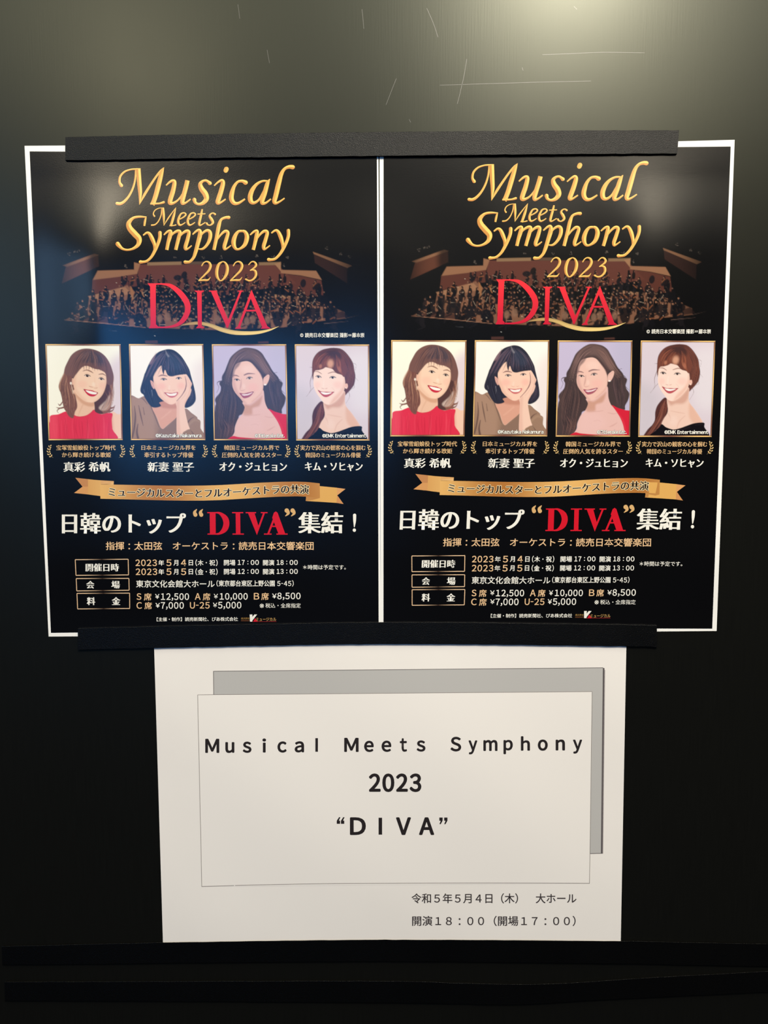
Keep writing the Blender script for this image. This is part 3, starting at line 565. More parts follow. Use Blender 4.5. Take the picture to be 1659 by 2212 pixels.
# the orchestra photograph, in pixels of the left poster
ORX0, ORX1, ORY0, ORY1, ORNX, ORNY = 84.0, 806.0, 528.0, 742.0, 480, 142
PANEL = lin((8, 8, 10))
def orchestra():
    u, v = np.meshgrid(np.linspace(ORX0, ORX1, ORNX+1), np.linspace(ORY0, ORY1, ORNY+1))
    P = np.column_stack([u.ravel(), v.ravel()])
    p = Painter(P, PANEL); rr = random.Random(77)
    tan, red, brn, flo = ink((158, 112, 84)), ink((104, 58, 48)), ink((70, 42, 34)), ink((142, 98, 76))
    B = 1.2
    def F(pts, c, a=1.0, b=B): return p.fill(pts, c, b, a, None, False)
    F([(135, 573.5), (204, 548), (214, 551), (146, 577)], tan, .9); F([(142, 577), (212, 552), (214, 575), (133, 613)], ink((112, 66, 50)), .85)
    p.fill([(196, 540), (240, 540), (240, 590), (196, 590)], PANEL, 10, .8)
    F([(200, 605), (296, 589), (296, 618), (198, 636)], red, .9)
    F([(300, 571), (470, 571), (600, 572), (640, 612), (470, 640), (296, 612)], ink((112, 64, 54)), .9)
    F([(200.4, 604.7), (211, 584.7), (289.6, 582.4), (289.6, 566.8), (303, 570), (296.3, 591.4), (256, 598)], tan)
    F([(318, 566.8), (392, 565), (392, 572), (318, 573.5)], ink((150, 118, 88))); F([(400, 565), (440, 565), (440, 571), (400, 571)], ink((110, 86, 68)), .8)
    F([(559, 566.7), (606.7, 566), (606.7, 572.5), (559, 573)], ink((150, 118, 88)), .9); F([(593, 570), (606.7, 566), (606.7, 586)], ink((168, 124, 92)))
    F([(606.7, 583), (683, 585), (695, 604.6), (650, 595), (606.7, 590)], tan); F([(610, 591), (650, 596), (694, 606), (700, 640), (640, 640)], red, .85)
    F([(676, 544), (761, 574), (750, 579), (678, 549)], ink((142, 102, 76)), .9); F([(678, 549), (750, 579), (750, 612), (680, 568)], ink((58, 36, 32)), .8)
    F([(139, 692), (190, 664), (193, 640), (275, 616), (320, 655), (470, 660), (640, 640), (660, 640), (744, 674), (746, 688), (678, 695), (613, 707), (470, 713), (314, 707.5), (234, 699.5)], flo, .92)
    F([(190, 640), (270, 620), (285, 634), (200, 652)], ink((178, 130, 98)), .7); F([(574, 634), (630, 640), (606, 648), (570, 646)], ink((182, 136, 104)), .8)
    F([(574, 640), (632, 646), (600, 660), (576, 654)], ink((126, 76, 62)), .8)
    F([(155, 691), (180, 680), (240, 688), (236, 698)], ink((58, 34, 34)), .8); F([(700, 684), (740, 672), (752, 684), (706, 692)], ink((50, 32, 32)), .8)
    F([(163, 663), (168, 657), (175, 660), (174, 669), (164, 668)], ink((168, 112, 84)))
    # harps
    for q in ([(282, 618, 2), (287, 640, 9), (284, 652, 3)], [(304, 614, 2), (309, 630, 8), (311, 640, 3)]): p.line(q, ink((166, 112, 74)), 1, .95)
    dark = [ink((16, 15, 20)), ink((22, 20, 26)), ink((28, 24, 28)), ink((12, 12, 16))]
    skin = [ink((176, 124, 96)), ink((150, 104, 84)), ink((120, 84, 70))]
    spots = []
    for row in range(9):
        y = 606 + row*11.6; t = row/8
        xl = 262-118*min(1, t*1.5)+12*t*t; xr = 700+34*t
        if row < 2: xl, xr = 255, 690
        n = int((xr-xl)/(13.5+2.5*t))
        for k in range(n):
            x = xl+(k+.5+rr.uniform(-.35, .35))*(xr-xl)/n
            if row < 3 and rr.random() < .3: continue
            if row > 6 and rr.random() < .4: continue
            if 330 < x < 590 or rr.random() < .88: spots.append((x, y+rr.uniform(-3, 3), t))
    for x, y, t in spots:
        sc = 0.88+0.5*t; c = dark[rr.randrange(4)]
        lean = rr.uniform(-3, 3)
        p.line([(x+lean, y-7*sc, 5*sc), (x, y-1*sc, 8.5*sc), (x+rr.uniform(-2, 2), y+6*sc, 7*sc)], c, 1.0, .95)
        p.line([(x, y+4*sc, 3*sc), (x+rr.choice((-5, 5))*sc, y+9*sc, 3*sc), (x+rr.choice((-5, 4))*sc, y+14*sc, 2*sc)], c, 0.9, .85)
        p.spot(x+lean, y-10.5*sc, 2.6*sc, 3.0*sc, c, .95, .5)
        if rr.random() < .75: p.spot(x+lean+rr.choice((-1.2, 1.2)), y-9.6*sc, 1.5*sc, 1.7*sc, skin[rr.randrange(3)], .8, .8)
        if rr.random() < .45: p.spot(x+rr.uniform(-5, 5), y-rr.uniform(-2, 4)*sc, 1.5, 1.1, skin[rr.randrange(3)], .9, .7)
        r = rr.random()
        if r < .3:
            a = rr.uniform(-.9, .9); p.line([(x-5*math.cos(a), y-5*math.sin(a)-2, 1.6), (x+5*math.cos(a), y+5*math.sin(a)-2, 2.6)], ink((150, 90, 58)), .8, .8, None, False)
        elif r < .5:
            a = rr.uniform(-1.2, 1.2); p.line([(x-6*math.cos(a), y-6*math.sin(a), .9), (x+6*math.cos(a), y+6*math.sin(a), .9)], ink((196, 176, 156)), .7, .7, None, False)
        elif r < .6: p.spot(x+rr.uniform(-5, 5), y+rr.uniform(-2, 4), 2.0, 1.3, ink((186, 160, 138)), .7, .6, rr.uniform(-1, 1))
        if rr.random() < .28: p.line([(x+6, y+1, 3), (x+6, y+3, 1), (x+6, y+13, .9)], ink((14, 13, 16)), .7, .9, None, False)
    for x, y, rx, ry in ((232, 674, 13, 12), (268, 682, 16, 13), (300, 688, 12, 12), (600, 690, 11, 18), (640, 690, 12, 15), (678, 678, 13, 14), (716, 672, 14, 10), (384, 600, 9, 6), (398, 594, 6, 8), (655, 612, 6, 9), (688, 625, 7, 14)):
        p.spot(x, y, rx, ry, dark[rr.randrange(4)], .93, .25, rr.uniform(-.4, .4))
    for x, y in ((345, 688), (362, 684), (533, 694), (546, 690), (470, 690), (485, 680), (578, 690)): p.spot(x, y, 6, 9, ink((150, 112, 92)), .75, .8)
    for k in range(80):
        x = rr.uniform(215, 700); y = rr.uniform(610, 700); p.spot(x, y, rr.uniform(.6, 1.5), rr.uniform(.6, 1.4), rr.choice([ink((190, 150, 122)), ink((150, 106, 84)), ink((214, 196, 176))]), rr.uniform(.4, .9), .8)
    p.line([(139, 691, .8), (234, 699.5, 1.3), (314, 707.5, 1)], ink((176, 128, 104)), .7, .8, None, False)
    p.line([(745, 688, 1.2), (775, 681, .8)], ink((140, 110, 100)), .8, .7, None, False); p.line([(700, 699, 1.2), (752, 694, .8)], ink((140, 110, 100)), .8, .6, None, False)
    for x, y in ((150, 549), (160, 543), (170, 542), (377, 554), (440, 556), (480, 555), (705, 536), (735, 549), (755, 554), (770, 534), (622, 556), (615, 573), (271, 575), (555, 554), (590, 556)):
        for k in range(4): p.spot(x+rr.uniform(-4, 4), y+rr.uniform(-3, 3), rr.uniform(.8, 2), rr.uniform(.8, 1.8), ink((120, 108, 100)), rr.uniform(.25, .6), .9)
    F([(313.6, 736), (340.6, 735.4), (340.6, 741.8), (313.6, 741.8)], ink((92, 58, 52)), .8); F([(558, 738), (580, 737), (580, 742), (557, 742)], ink((92, 58, 52)), .8)
    p.spot(334.5, 725.5, 1.3, 1.3, ink((180, 180, 180)), .9, .6)
    p.line([(236, 714, .8), (252, 715, .8)], ink((90, 90, 96)), .7, .6, None, False); p.line([(394, 710, 1.4), (412, 709, 1)], ink((110, 90, 84)), .8, .6, None, False)
    # the print fades into black at its edges
    x, y = P[:, 0], P[:, 1]
    k = np.clip((x-110)/70, 0, 1)*np.clip((788-x)/95, 0, 1)*np.clip((y-528)/12, 0, 1)
    k = np.maximum(k, 0); k = k*k*(3-2*k)
    dim = 0.80*k[:, None]
    return P, PANEL*(1-dim) + p.c*dim

# ------------------------------------------------------------------ the hanging sheets
ORIG = wallpt(53, 315)                        # top outer corner of the left poster
SHIFT, TURN = (0.29697, 0.00280), -0.00096    # where the right-hand poster hangs relative to the left one

def to_right(W):
    c, s = math.cos(TURN), math.sin(TURN); o = np.array(ORIG)
    return (W-o) @ np.array([[c, s], [-s, c]]) + o + np.array(SHIFT)

def lift_poster(side):
    def h(W):
        x, z = W[:, 0], W[:, 1]
        d = (x+0.301) if side == 'left' else (0.2945-x)          # distance from the outer edge
        d = np.clip(d, 0, 1); t = np.clip((z+0.175)/0.42, 0, 1)    # 0 at the foot, 1 at the head of the sheet
        ss = lambda q: np.clip(q, 0, 1)**2*(3-2*np.clip(q, 0, 1))
        curl = 0.0016*np.exp(-d/0.030)*np.exp(-np.clip(0.244-z, 0, 1)/0.075)
        mid = ss((z+0.165)/0.07)*ss((0.222-z)/0.07)
        ph = 0.0 if side == 'left' else 1.1
        wave = 0.00055*(np.sin(x*46+ph+z*6)+1)*mid + 0.0007*(np.sin(z*17+x*9+ph)+1)*mid
        e0, ea = (0.058, 0.0038) if side == 'left' else (0.070, 0.0026)
        edge = ea*ss((d-0.006)/(e0-0.006))*np.exp(-(np.clip(d-e0, 0, 1)/0.035)**2)*ss((z-0.0)/0.13)*ss((0.243-z)/0.105)
        return 0.0004 + curl + wave + edge
    return h

def lift_notice(W):
    x, z = W[:, 0], W[:, 1]
    t = np.clip((z+0.465)/0.28, 0, 1); m = 4*t*(1-t)
    return 0.0004 + m*(0.0012+0.0009*np.sin(x*17+1)+0.0006*np.sin(x*31+z*24))

def place(W, lift, layer):
    """points on the wall plane (x, z) lifted off it along the line of sight they were surveyed on"""
    h = lift(W) + layer; k = (1-h/CAM_D)[:, None]
    return np.column_stack([W[:, 0]*k[:, 0], -h, W[:, 1]*k[:, 0] + EYE])

LAY = 6e-5
def printed(name, art, lift, layer, parent, mat, right=False, label=None):
    v, f, c, h = art.data()
    W = wallpts(v)
    if right: W = to_right(W)
    o = link_mesh(name, place(W, lift, layer*LAY + h), f, mat, parent, c)
    if label: o['label'] = label
    return o

def group_at(name, W, parent=None):
    e = bpy.data.objects.new(name, None); COL.objects.link(e); e.empty_display_size = 0.02
    if parent is not None: e.parent = parent
    return e

def sheet(name, corners, nx, ny, lift, layer, mat, parent, skirt=0.00022):
    """a sheet of paper with an edge of its own; corners in wall metres tl, tr, br, bl"""
    q = np.asarray(corners, float); u, v = np.meshgrid(np.linspace(0, 1, nx+1), np.linspace(0, 1, ny+1))
    u = u.ravel()[:, None]; v = v.ravel()[:, None]
    W = (q[0]*(1-u)+q[1]*u)*(1-v) + (q[3]*(1-u)+q[2]*u)*v
    a = place(W, lift, layer*LAY); b = a + [0, skirt, 0]; n = len(a)
    I = lambda i, j: j*(nx+1)+i
    F = [(I(i, j), I(i, j+1), I(i+1, j+1), I(i+1, j)) for j in range(ny) for i in range(nx)]
    F += [tuple(n+k for k in reversed(f)) for f in F[:nx*ny]]
    ring = [I(i, 0) for i in range(nx)] + [I(nx, j) for j in range(ny)] + [I(i, ny) for i in range(nx, 0, -1)] + [I(0, j) for j in range(ny, 0, -1)]
    m = len(ring); F += [(2*n+k, 2*n+(k+1) % m, 2*n+m+(k+1) % m, 2*n+m+k) for k in range(m)]
    return link_mesh(name, np.vstack([a, b, a[ring], b[ring]]), F, mat, parent)

def thing(o, label, cat, group=None):
    o['label'] = label; o['category'] = cat
    if group: o['group'] = group
    return o

# ------------------------------------------------------------------ wall
def wall():
    X0, X1, Z0, Z1 = -1.6, 1.6, 0.0, 2.9
    v = [(X0, 0, Z0), (X1, 0, Z0), (X1, 0, Z1), (X0, 0, Z1), (X0, .04, Z0), (X1, .04, Z0), (X1, .04, Z1), (X0, .04, Z1)]
    f = [(0, 1, 2, 3), (5, 4, 7, 6), (1, 5, 6, 2), (4, 0, 3, 7), (3, 2, 6, 7), (4, 5, 1, 0)]
    w = link_mesh('wall_back', v, f, MAT_WALL, smooth=False); w['kind'] = 'structure'
    w['label'] = 'black painted steel wall behind the posters'
    flat = lambda W: np.full(len(W), 0.00004)
    rr = random.Random(4)
    for pts in ([(922, 18), (936, 50), (946, 80)], [(856, 170), (848, 190), (834, 226)], [(1008, 128), (1003, 160), (994, 200), (988, 224)], [(1172, 118), (1230, 116), (1300, 113), (1392, 114)],
                [(950, 184), (1080, 180), (1180, 177), (1276, 175)], [(782, 20), (786, 62)], [(577, 108), (582, 136)], [(884, 258), (887, 264)], [(1128, 146), (1130, 152)], [(1240, 14), (1246, 20)], [(514, 10), (518, 40)]):
        art = Art(); L = catmull(pts, 6) if len(pts) > 2 else np.asarray(pts, float)
        pen(art, np.column_stack([L, np.full(len(L), 0.7)*np.array([0.5+rr.random() for _ in L])]), (0, 0), 1.0, 0, colour=np.array([1., 1., 1.]), straight=True)
        v, f, c, h = art.data()
        link_mesh('scratch', place(wallpts(v), flat, 0), f, MAT_SCRATCH, w)
wall()

# ------------------------------------------------------------------ posters
GOLDTXT, PEACH, WHITE = ink((232, 190, 138)), ink((246, 204, 158)), ink((255, 252, 244))
PRINTS = {}
def prints(kind):
    """ink for one part, made once and used for both posters"""
    if kind in PRINTS: return PRINTS[kind]
    a = Art(); PRINTS[kind] = a
    return a

A_, B_, C_, D_ = ((240, 345), 8.295), ((440, 345), 8.295), ((240, 440), 8.295), ((440, 440), 8.295)
E_ = ((420, 555), 11.06)

def gold_title(a):
    n = [0]
    def S(fr, pts, dx=0, r0=True, r1=True):
        n[0] += 1
        pen(a, [(x+dx, y, w) for x, y, w in pts], fr[0], fr[1], lift=n[0]*1.2e-6, round0=r0, round1=r1)
    # Musical
    S(A_, [(183, 462, 62), (150, 400, 46), (165, 300, 40), (240, 218, 36), (350, 177, 30), (450, 168, 30), (528, 158, 10)], r1=False)
    S(A_, [(440, 175, 28), (430, 350, 34), (390, 510, 38), (320, 650, 42), (240, 745, 50), (170, 788, 56), (108, 785, 58)], r0=False)
    S(A_, [(485, 166, 86), (503, 400, 84), (520, 610, 66), (507, 806, 6)], r0=False, r1=False)
    S(A_, [(508, 802, 8), (590, 640, 46), (700, 462, 44), (800, 312, 40), (890, 200, 40), (950, 136, 6)], r0=False, r1=False)
    S(A_, [(946, 138, 10), (905, 240, 68), (855, 430, 88), (800, 640, 86), (755, 770, 84), (738, 803, 94)], r0=False, r1=False)
    S(A_, [(700, 796, 18), (780, 790, 34), (870, 784, 34), (942, 764, 46)], r0=False)
    S(A_, [(985, 460, 26), (1050, 402, 40), (1105, 378, 54), (1135, 410, 74), (1108, 560, 84), (1065, 700, 86), (1055, 770, 80), (1100, 782, 54), (1180, 740, 36), (1255, 655, 34), (1300, 560, 26)], r0=False)
    S(A_, [(1368, 370, 82), (1340, 490, 84), (1302, 630, 84), (1276, 740, 80), (1284, 786, 60), (1340, 770, 38), (1425, 706, 28)], r0=False, r1=False)
    S(B_, [(-168, 718, 72), (-150, 768, 54), (-90, 798, 46), (-10, 775, 70), (48, 700, 92), (25, 610, 104), (-40, 520, 96), (-62, 440, 74), (-20, 388, 48), (40, 374, 44), (85, 400, 54), (108, 420, 72)])
    S(B_, [(188, 466, 26), (260, 402, 36), (325, 374, 58), (345, 420, 78), (312, 560, 86), (270, 690, 86), (250, 765, 78), (290, 776, 42), (395, 706, 28)], r0=False, r1=False)
    S(B_, [(396, 192, 84), (406, 168, 86)])
    S(B_, [(748, 410, 84), (690, 384, 56), (610, 400, 48), (545, 480, 62), (505, 600, 84), (496, 700, 88), (540, 775, 74), (620, 780, 50), (742, 704, 30)], r1=False)
    S(B_, [(1140, 382, 34), (1050, 386, 40), (950, 440, 54), (872, 540, 78), (832, 660, 90), (848, 750, 84), (910, 772, 54), (990, 715, 40), (1050, 610, 34), (1088, 520, 24)], r0=False)
    S(B_, [(1186, 345, 14), (1140, 430, 72), (1092, 600, 84), (1052, 720, 82), (1050, 778, 68), (1110, 776, 42), (1206, 704, 28)], r0=False, r1=False)
    S(B_, [(1592, 134, 82), (1530, 130, 66), (1450, 165, 54), (1390, 260, 72), (1340, 440, 88), (1292, 640, 88), (1266, 745, 80), (1290, 780, 52), (1360, 752, 36), (1450, 690, 26)], r1=False)
    # Meets
    S(C_, [(776, 224, 32), (756, 185, 23), (782, 124, 20), (850, 85, 17), (945, 72, 7)], r1=False)
    S(C_, [(905, 78, 16), (895, 200, 20), (850, 310, 22), (790, 374, 26), (728, 386, 30)], r0=False)
    S(C_, [(926, 74, 46), (942, 230, 44), (945, 396, 6)], r0=False, r1=False)
    S(C_, [(944, 394, 6), (1030, 250, 25), (1164, 66, 8)], r0=False, r1=False)
    S(C_, [(1160, 72, 8), (1122, 220, 46), (1078, 370, 46), (1066, 402, 52)], r0=False, r1=False)
    S(C_, [(1045, 400, 10), (1110, 394, 20), (1160, 382, 24)], r0=False)
    for dx in (0, 172):
        S(C_, [(1212, 288, 20), (1300, 240, 27), (1338, 195, 30), (1308, 166, 27), (1250, 186, 32), (1208, 270, 42), (1202, 340, 45), (1232, 384, 36), (1280, 370, 24), (1332, 334, 18)], dx, r0=False, r1=False)
    S(C_, [(1632, 98, 28), (1612, 200, 44), (1584, 320, 46), (1578, 374, 40), (1606, 386, 27), (1692, 334, 18)], r0=False, r1=False)
    S(C_, [(1548, 188, 20), (1620, 186, 22), (1690, 182, 20)], r0=False, r1=False)
    S(D_, [(54, 354, 40), (76, 380, 28), (122, 384, 26), (164, 340, 46), (140, 280, 54), (106, 225, 42), (130, 182, 27), (172, 170, 26), (203, 190, 38)])
    # Symphony
    S(C_, [(594, 400, 34), (606, 320, 42), (624, 240, 26)], r0=False, r1=False)
    S(C_, [(636, 242, 24), (500, 235, 42), (390, 262, 52), (316, 350, 84), (334, 440, 104), (420, 540, 112), (498, 630, 104), (486, 730, 74), (405, 800, 48), (300, 828, 38), (205, 808, 46), (140, 750, 72), (118, 722, 80)], r0=False)
    S(C_, [(574, 568, 26), (640, 522, 42), (690, 545, 62), (740, 640, 74), (778, 740, 60), (785, 840, 56)], r0=False)
    S(C_, [(874, 520, 66), (872, 610, 62), (838, 720, 60), (782, 845, 60), (720, 955, 50), (640, 1028, 46), (570, 1044, 50), (528, 1044, 64)])
    S(C_, [(946, 560, 26), (1010, 502, 42), (1066, 494, 58), (1056, 570, 76), (1022, 700, 66), (997, 828, 62)], r0=False, r1=False)
    S(C_, [(1036, 640, 20), (1100, 545, 38), (1185, 492, 54), (1232, 510, 64), (1208, 620, 68), (1176, 750, 64), (1158, 828, 62)], r0=False, r1=False)
    S(C_, [(1196, 640, 20), (1270, 540, 40), (1350, 492, 58), (1394, 515, 62), (1370, 640, 70), (1332, 770, 70), (1338, 818, 46), (1385, 800, 32), (1445, 750, 22)], r0=False, r1=False)
    S(C_, [(1460, 552, 26), (1530, 490, 42), (1585, 480, 60), (1592, 560, 80), (1552, 720, 75), (1512, 870, 68), (1474, 970, 54), (1412, 1038, 50), (1365, 1048, 54), (1328, 1046, 62)], r0=False)
    S(D_, [(-74, 610, 20), (-10, 520, 40), (68, 480, 54), (114, 520, 68), (112, 620, 68), (64, 730, 54), (-15, 808, 42), (-95, 812, 20)], r0=False, r1=False)
    S(D_, [(448, 248, 62), (390, 250, 50), (310, 290, 48), (270, 400, 70), (240, 560, 68), (206, 720, 64), (183, 828, 62)], r1=False)
    S(D_, [(236, 660, 18), (310, 552, 38), (385, 494, 54), (434, 522, 60), (405, 640, 68), (370, 760, 68), (374, 815, 46), (420, 800, 32), (490, 748, 22)], r0=False, r1=False)
    S(D_, [(690, 490, 44), (620, 502, 50), (562, 580, 72), (534, 700, 84), (568, 800, 56), (640, 812, 40), (736, 735, 70), (774, 600, 84), (744, 510, 62), (690, 488, 44)], r0=False, r1=False)
    S(D_, [(832, 560, 26), (900, 502, 42), (956, 494, 58), (946, 580, 72), (915, 720, 64), (887, 828, 62)], r0=False, r1=False)
    S(D_, [(936, 660, 18), (1010, 552, 38), (1085, 494, 54), (1138, 515, 62), (1110, 640, 68), (1074, 760, 68), (1080, 815, 46), (1120, 800, 32), (1190, 748, 22)], r0=False, r1=False)
    S(D_, [(1212, 528, 26), (1280, 482, 42), (1330, 500, 60), (1380, 600, 74), (1412, 720, 58), (1418, 800, 52)], r0=False)
    S(D_, [(1516, 482, 64), (1516, 580, 60), (1482, 690, 58), (1420, 815, 58), (1360, 910, 50), (1280, 988, 46), (1210, 1004, 50), (1166, 1002, 64)])
    # 2023
    for dx in (0, 755):
        S(E_, [(176, 208, 30), (220, 142, 30), (290, 112, 36), (358, 145, 56), (382, 225, 64), (340, 330, 56), (245, 430, 44), (108, 562, 30)], dx, r1=False)
        S(E_, [(92, 572, 18), (200, 556, 46), (310, 556, 46), (348, 530, 30), (384, 478, 8)], dx, r0=False, r1=False)
    S(E_, [(680, 110, 26), (580, 180, 64), (532, 340, 78), (545, 480, 68), (620, 570, 30), (700, 520, 50), (768, 400, 74), (784, 250, 74), (740, 145, 46), (678, 110, 26)], r0=False, r1=False)
    S(E_, [(1298, 184, 26), (1360, 122, 30), (1425, 118, 40), (1472, 180, 58), (1440, 250, 44), (1328, 326, 22)], r1=False)
    S(E_, [(1326, 328, 18), (1400, 312, 38), (1458, 350, 62), (1464, 450, 58), (1400, 540, 46), (1310, 570, 40), (1228, 536, 42)], r0=False)

REDT, REDB = ink((252, 56, 66)), ink((206, 32, 60))
def diva_logo(a):
    o, s = (300, 540), 4.879; vg = (612, 709, REDB)
    P = lambda pts, k=1: poly(a, pts, o, s, REDT, k*1.5e-6, vg)
    R = lambda pts, k=3: pen(a, pts, o, s, k*1.5e-6, REDT, False, False, vgrad=vg)
    P([(118, 380), (178, 362), (180, 800), (122, 800)]); P([(92, 351), (190, 351), (178, 382), (118, 386)], 2); P([(104, 825), (122, 790), (182, 785), (205, 808), (205, 825)], 3)
    R([(170, 358, 13), (260, 360, 18), (340, 380, 40), (430, 450, 58), (500, 545, 62), (516, 630, 58), (480, 720, 54), (410, 785, 36), (310, 812, 20), (185, 815, 16)])
    P([(612, 440), (662, 440), (664, 805), (622, 805)]); P([(588, 428), (688, 428), (688, 434), (662, 448), (612, 448), (588, 434)], 2); P([(605, 825), (605, 818), (622, 800), (664, 800), (690, 818), (690, 825)], 3)
    P([(757, 432), (818, 432), (945, 745), (930, 826)]); P([(1064, 432), (1086, 432), (942, 812), (930, 826), (915, 800)], 2); P([(736, 428), (828, 428), (828, 434), (806, 442), (764, 442), (736, 434)], 3); P([(1040, 428), (1102, 428), (1102, 434), (1082, 442), (1062, 442), (1040, 434)], 4)
    P([(1187, 418), (1196, 468), (1066, 815), (1038, 815)]); P([(1187, 418), (1356, 808), (1300, 815), (1166, 480)], 2); P([(1122, 630), (1240, 630), (1246, 648), (1116, 648)], 3); P([(1014, 830), (1014, 824), (1036, 808), (1068, 808), (1078, 824), (1078, 830)], 4); P([(1286, 830), (1286, 824), (1308, 805), (1350, 800), (1386, 824), (1386, 830)], 5)

def swoosh(a):
    c0, c1 = ink((176, 138, 92)), ink((250, 218, 140))
    P = catmull([(440, 796, 4), (540, 776, 28), (650, 772, 33), (760, 796, 38), (860, 835, 45), (980, 866, 46), (1100, 876, 42), (1250, 870, 34), (1380, 842, 20), (1476, 804, 2)], 8)
    xy = P[:, :2]/4.879+np.array([300, 540]); w = P[:, 2]/4.879/2; d = np.gradient(xy, axis=0); d /= np.linalg.norm(d, axis=1)[:, None]; n = np.stack([-d[:, 1], d[:, 0]], 1)
    k = np.clip((xy[:, 0]-390)/140, 0, 1)[:, None]
    V = np.stack([xy-n*w[:, None], xy, xy+n*w[:, None]], 1).reshape(-1, 2); cc = c0*(1-k)+c1*k
    Cc = np.stack([cc*0.62, cc, cc*0.85], 1).reshape(-1, 3)
    a.add(V, [(i*3+j, i*3+j+1, i*3+j+4, i*3+j+3) for i in range(len(xy)-1) for j in (0, 1)], Cc, 0)

def gradient_bar(a, p0, p1, w, cf, n=14, lift=0.0):
    p0, p1 = np.array(p0, float), np.array(p1, float); d = (p1-p0)/np.linalg.norm(p1-p0); q = np.array([-d[1], d[0]])
    t = np.linspace(0, 1, n+1); c = p0[None]*(1-t)[:, None]+p1[None]*t[:, None]
    V = np.stack([c-q*w/2, c+q*w/2], 1).reshape(-1, 2); cc = np.array([cf(x) for x in t])
    a.add(V, [(2*i, 2*i+1, 2*i+3, 2*i+2) for i in range(n)], np.repeat(cc, 2, 0), lift)

def frame_gold(t, ph):
    k = 0.5+0.5*math.cos((t+ph)*2*math.pi*1.15)
    return ink((250, 206, 134))*k + ink((130, 86, 72))*(1-k)

def portrait_frame(a, q, k):
    q = np.asarray(q, float); ctr = q.mean(0); w = 2.6; ins = [p+(ctr-p)/np.linalg.norm(ctr-p)*1.6 for p in q]
    tl, tr, br, bl = ins
    gradient_bar(a, tl-[w/2, 0], tr+[w/2, 0], w, lambda t: frame_gold(t, -0.05), lift=0); gradient_bar(a, bl-[w/2, 0], br+[w/2, 0], w, lambda t: frame_gold(t, 0.02), lift=1e-6)
    gradient_bar(a, tl, bl, w, lambda t: frame_gold(t, 0.12), lift=2e-6); gradient_bar(a, tr, br, w, lambda t: frame_gold(t*.9+.5, 0.0), lift=3e-6)
    thin = ink((110, 66, 48))
    s = [p+(ctr-p)/np.linalg.norm(ctr-p)*3.6 for p in q]
    for i, j in ((0, 1), (3, 2), (0, 3), (1, 2)): gradient_bar(a, s[i], s[j], 0.7, lambda t: thin, lift=4e-6)

def laurel(a, x0, y0, flip=1, w=1.0):
    o, s = np.array([x0, y0], float), 41.475
    hi, lo = ink((250, 222, 160)), ink((206, 160, 96))
    for (bx, by), (tx, ty) in [((690, 400), (785, 235)), ((600, 470), (562, 300)), ((620, 550), (785, 465)), ((565, 725), (430, 530)), ((580, 735), (720, 600)), ((560, 945), (375, 780)), ((570, 950), (690, 785)), ((625, 1160), (415, 1050)), ((655, 1155), (725, 940)), ((800, 1295), (575, 1305)), ((800, 1295), (830, 1100))]:
        P = np.array([[bx, by], [tx, ty]], float); P[:, 0] = (P[:, 0]-380)*flip
        d = P[1]-P[0]; L = np.linalg.norm(d); d /= L; n = np.array([-d[1], d[0]])
        ring = []; 
        for t, ww in ((0, 8), (.25, 38), (.5, 54), (.75, 44), (1, 6)): ring.append((P[0]+d*L*t-n*ww, P[0]+d*L*t+n*ww, t))
        V = np.array([p for r in ring for p in r[:2]])/s+o; cc = np.repeat(np.array([lo*(1-r[2])+hi*r[2] for r in ring]), 2, 0)
        a.add(V, [(2*i, 2*i+1, 2*i+3, 2*i+2) for i in range(4)], cc, 0)
    st = np.array([[800, 1300, 26], [960, 1405, 14]], float); st[:, 0] = (st[:, 0]-380)*flip
    pen(a, st, o, s, 0, ink((150, 140, 110)), False, False, straight=True)

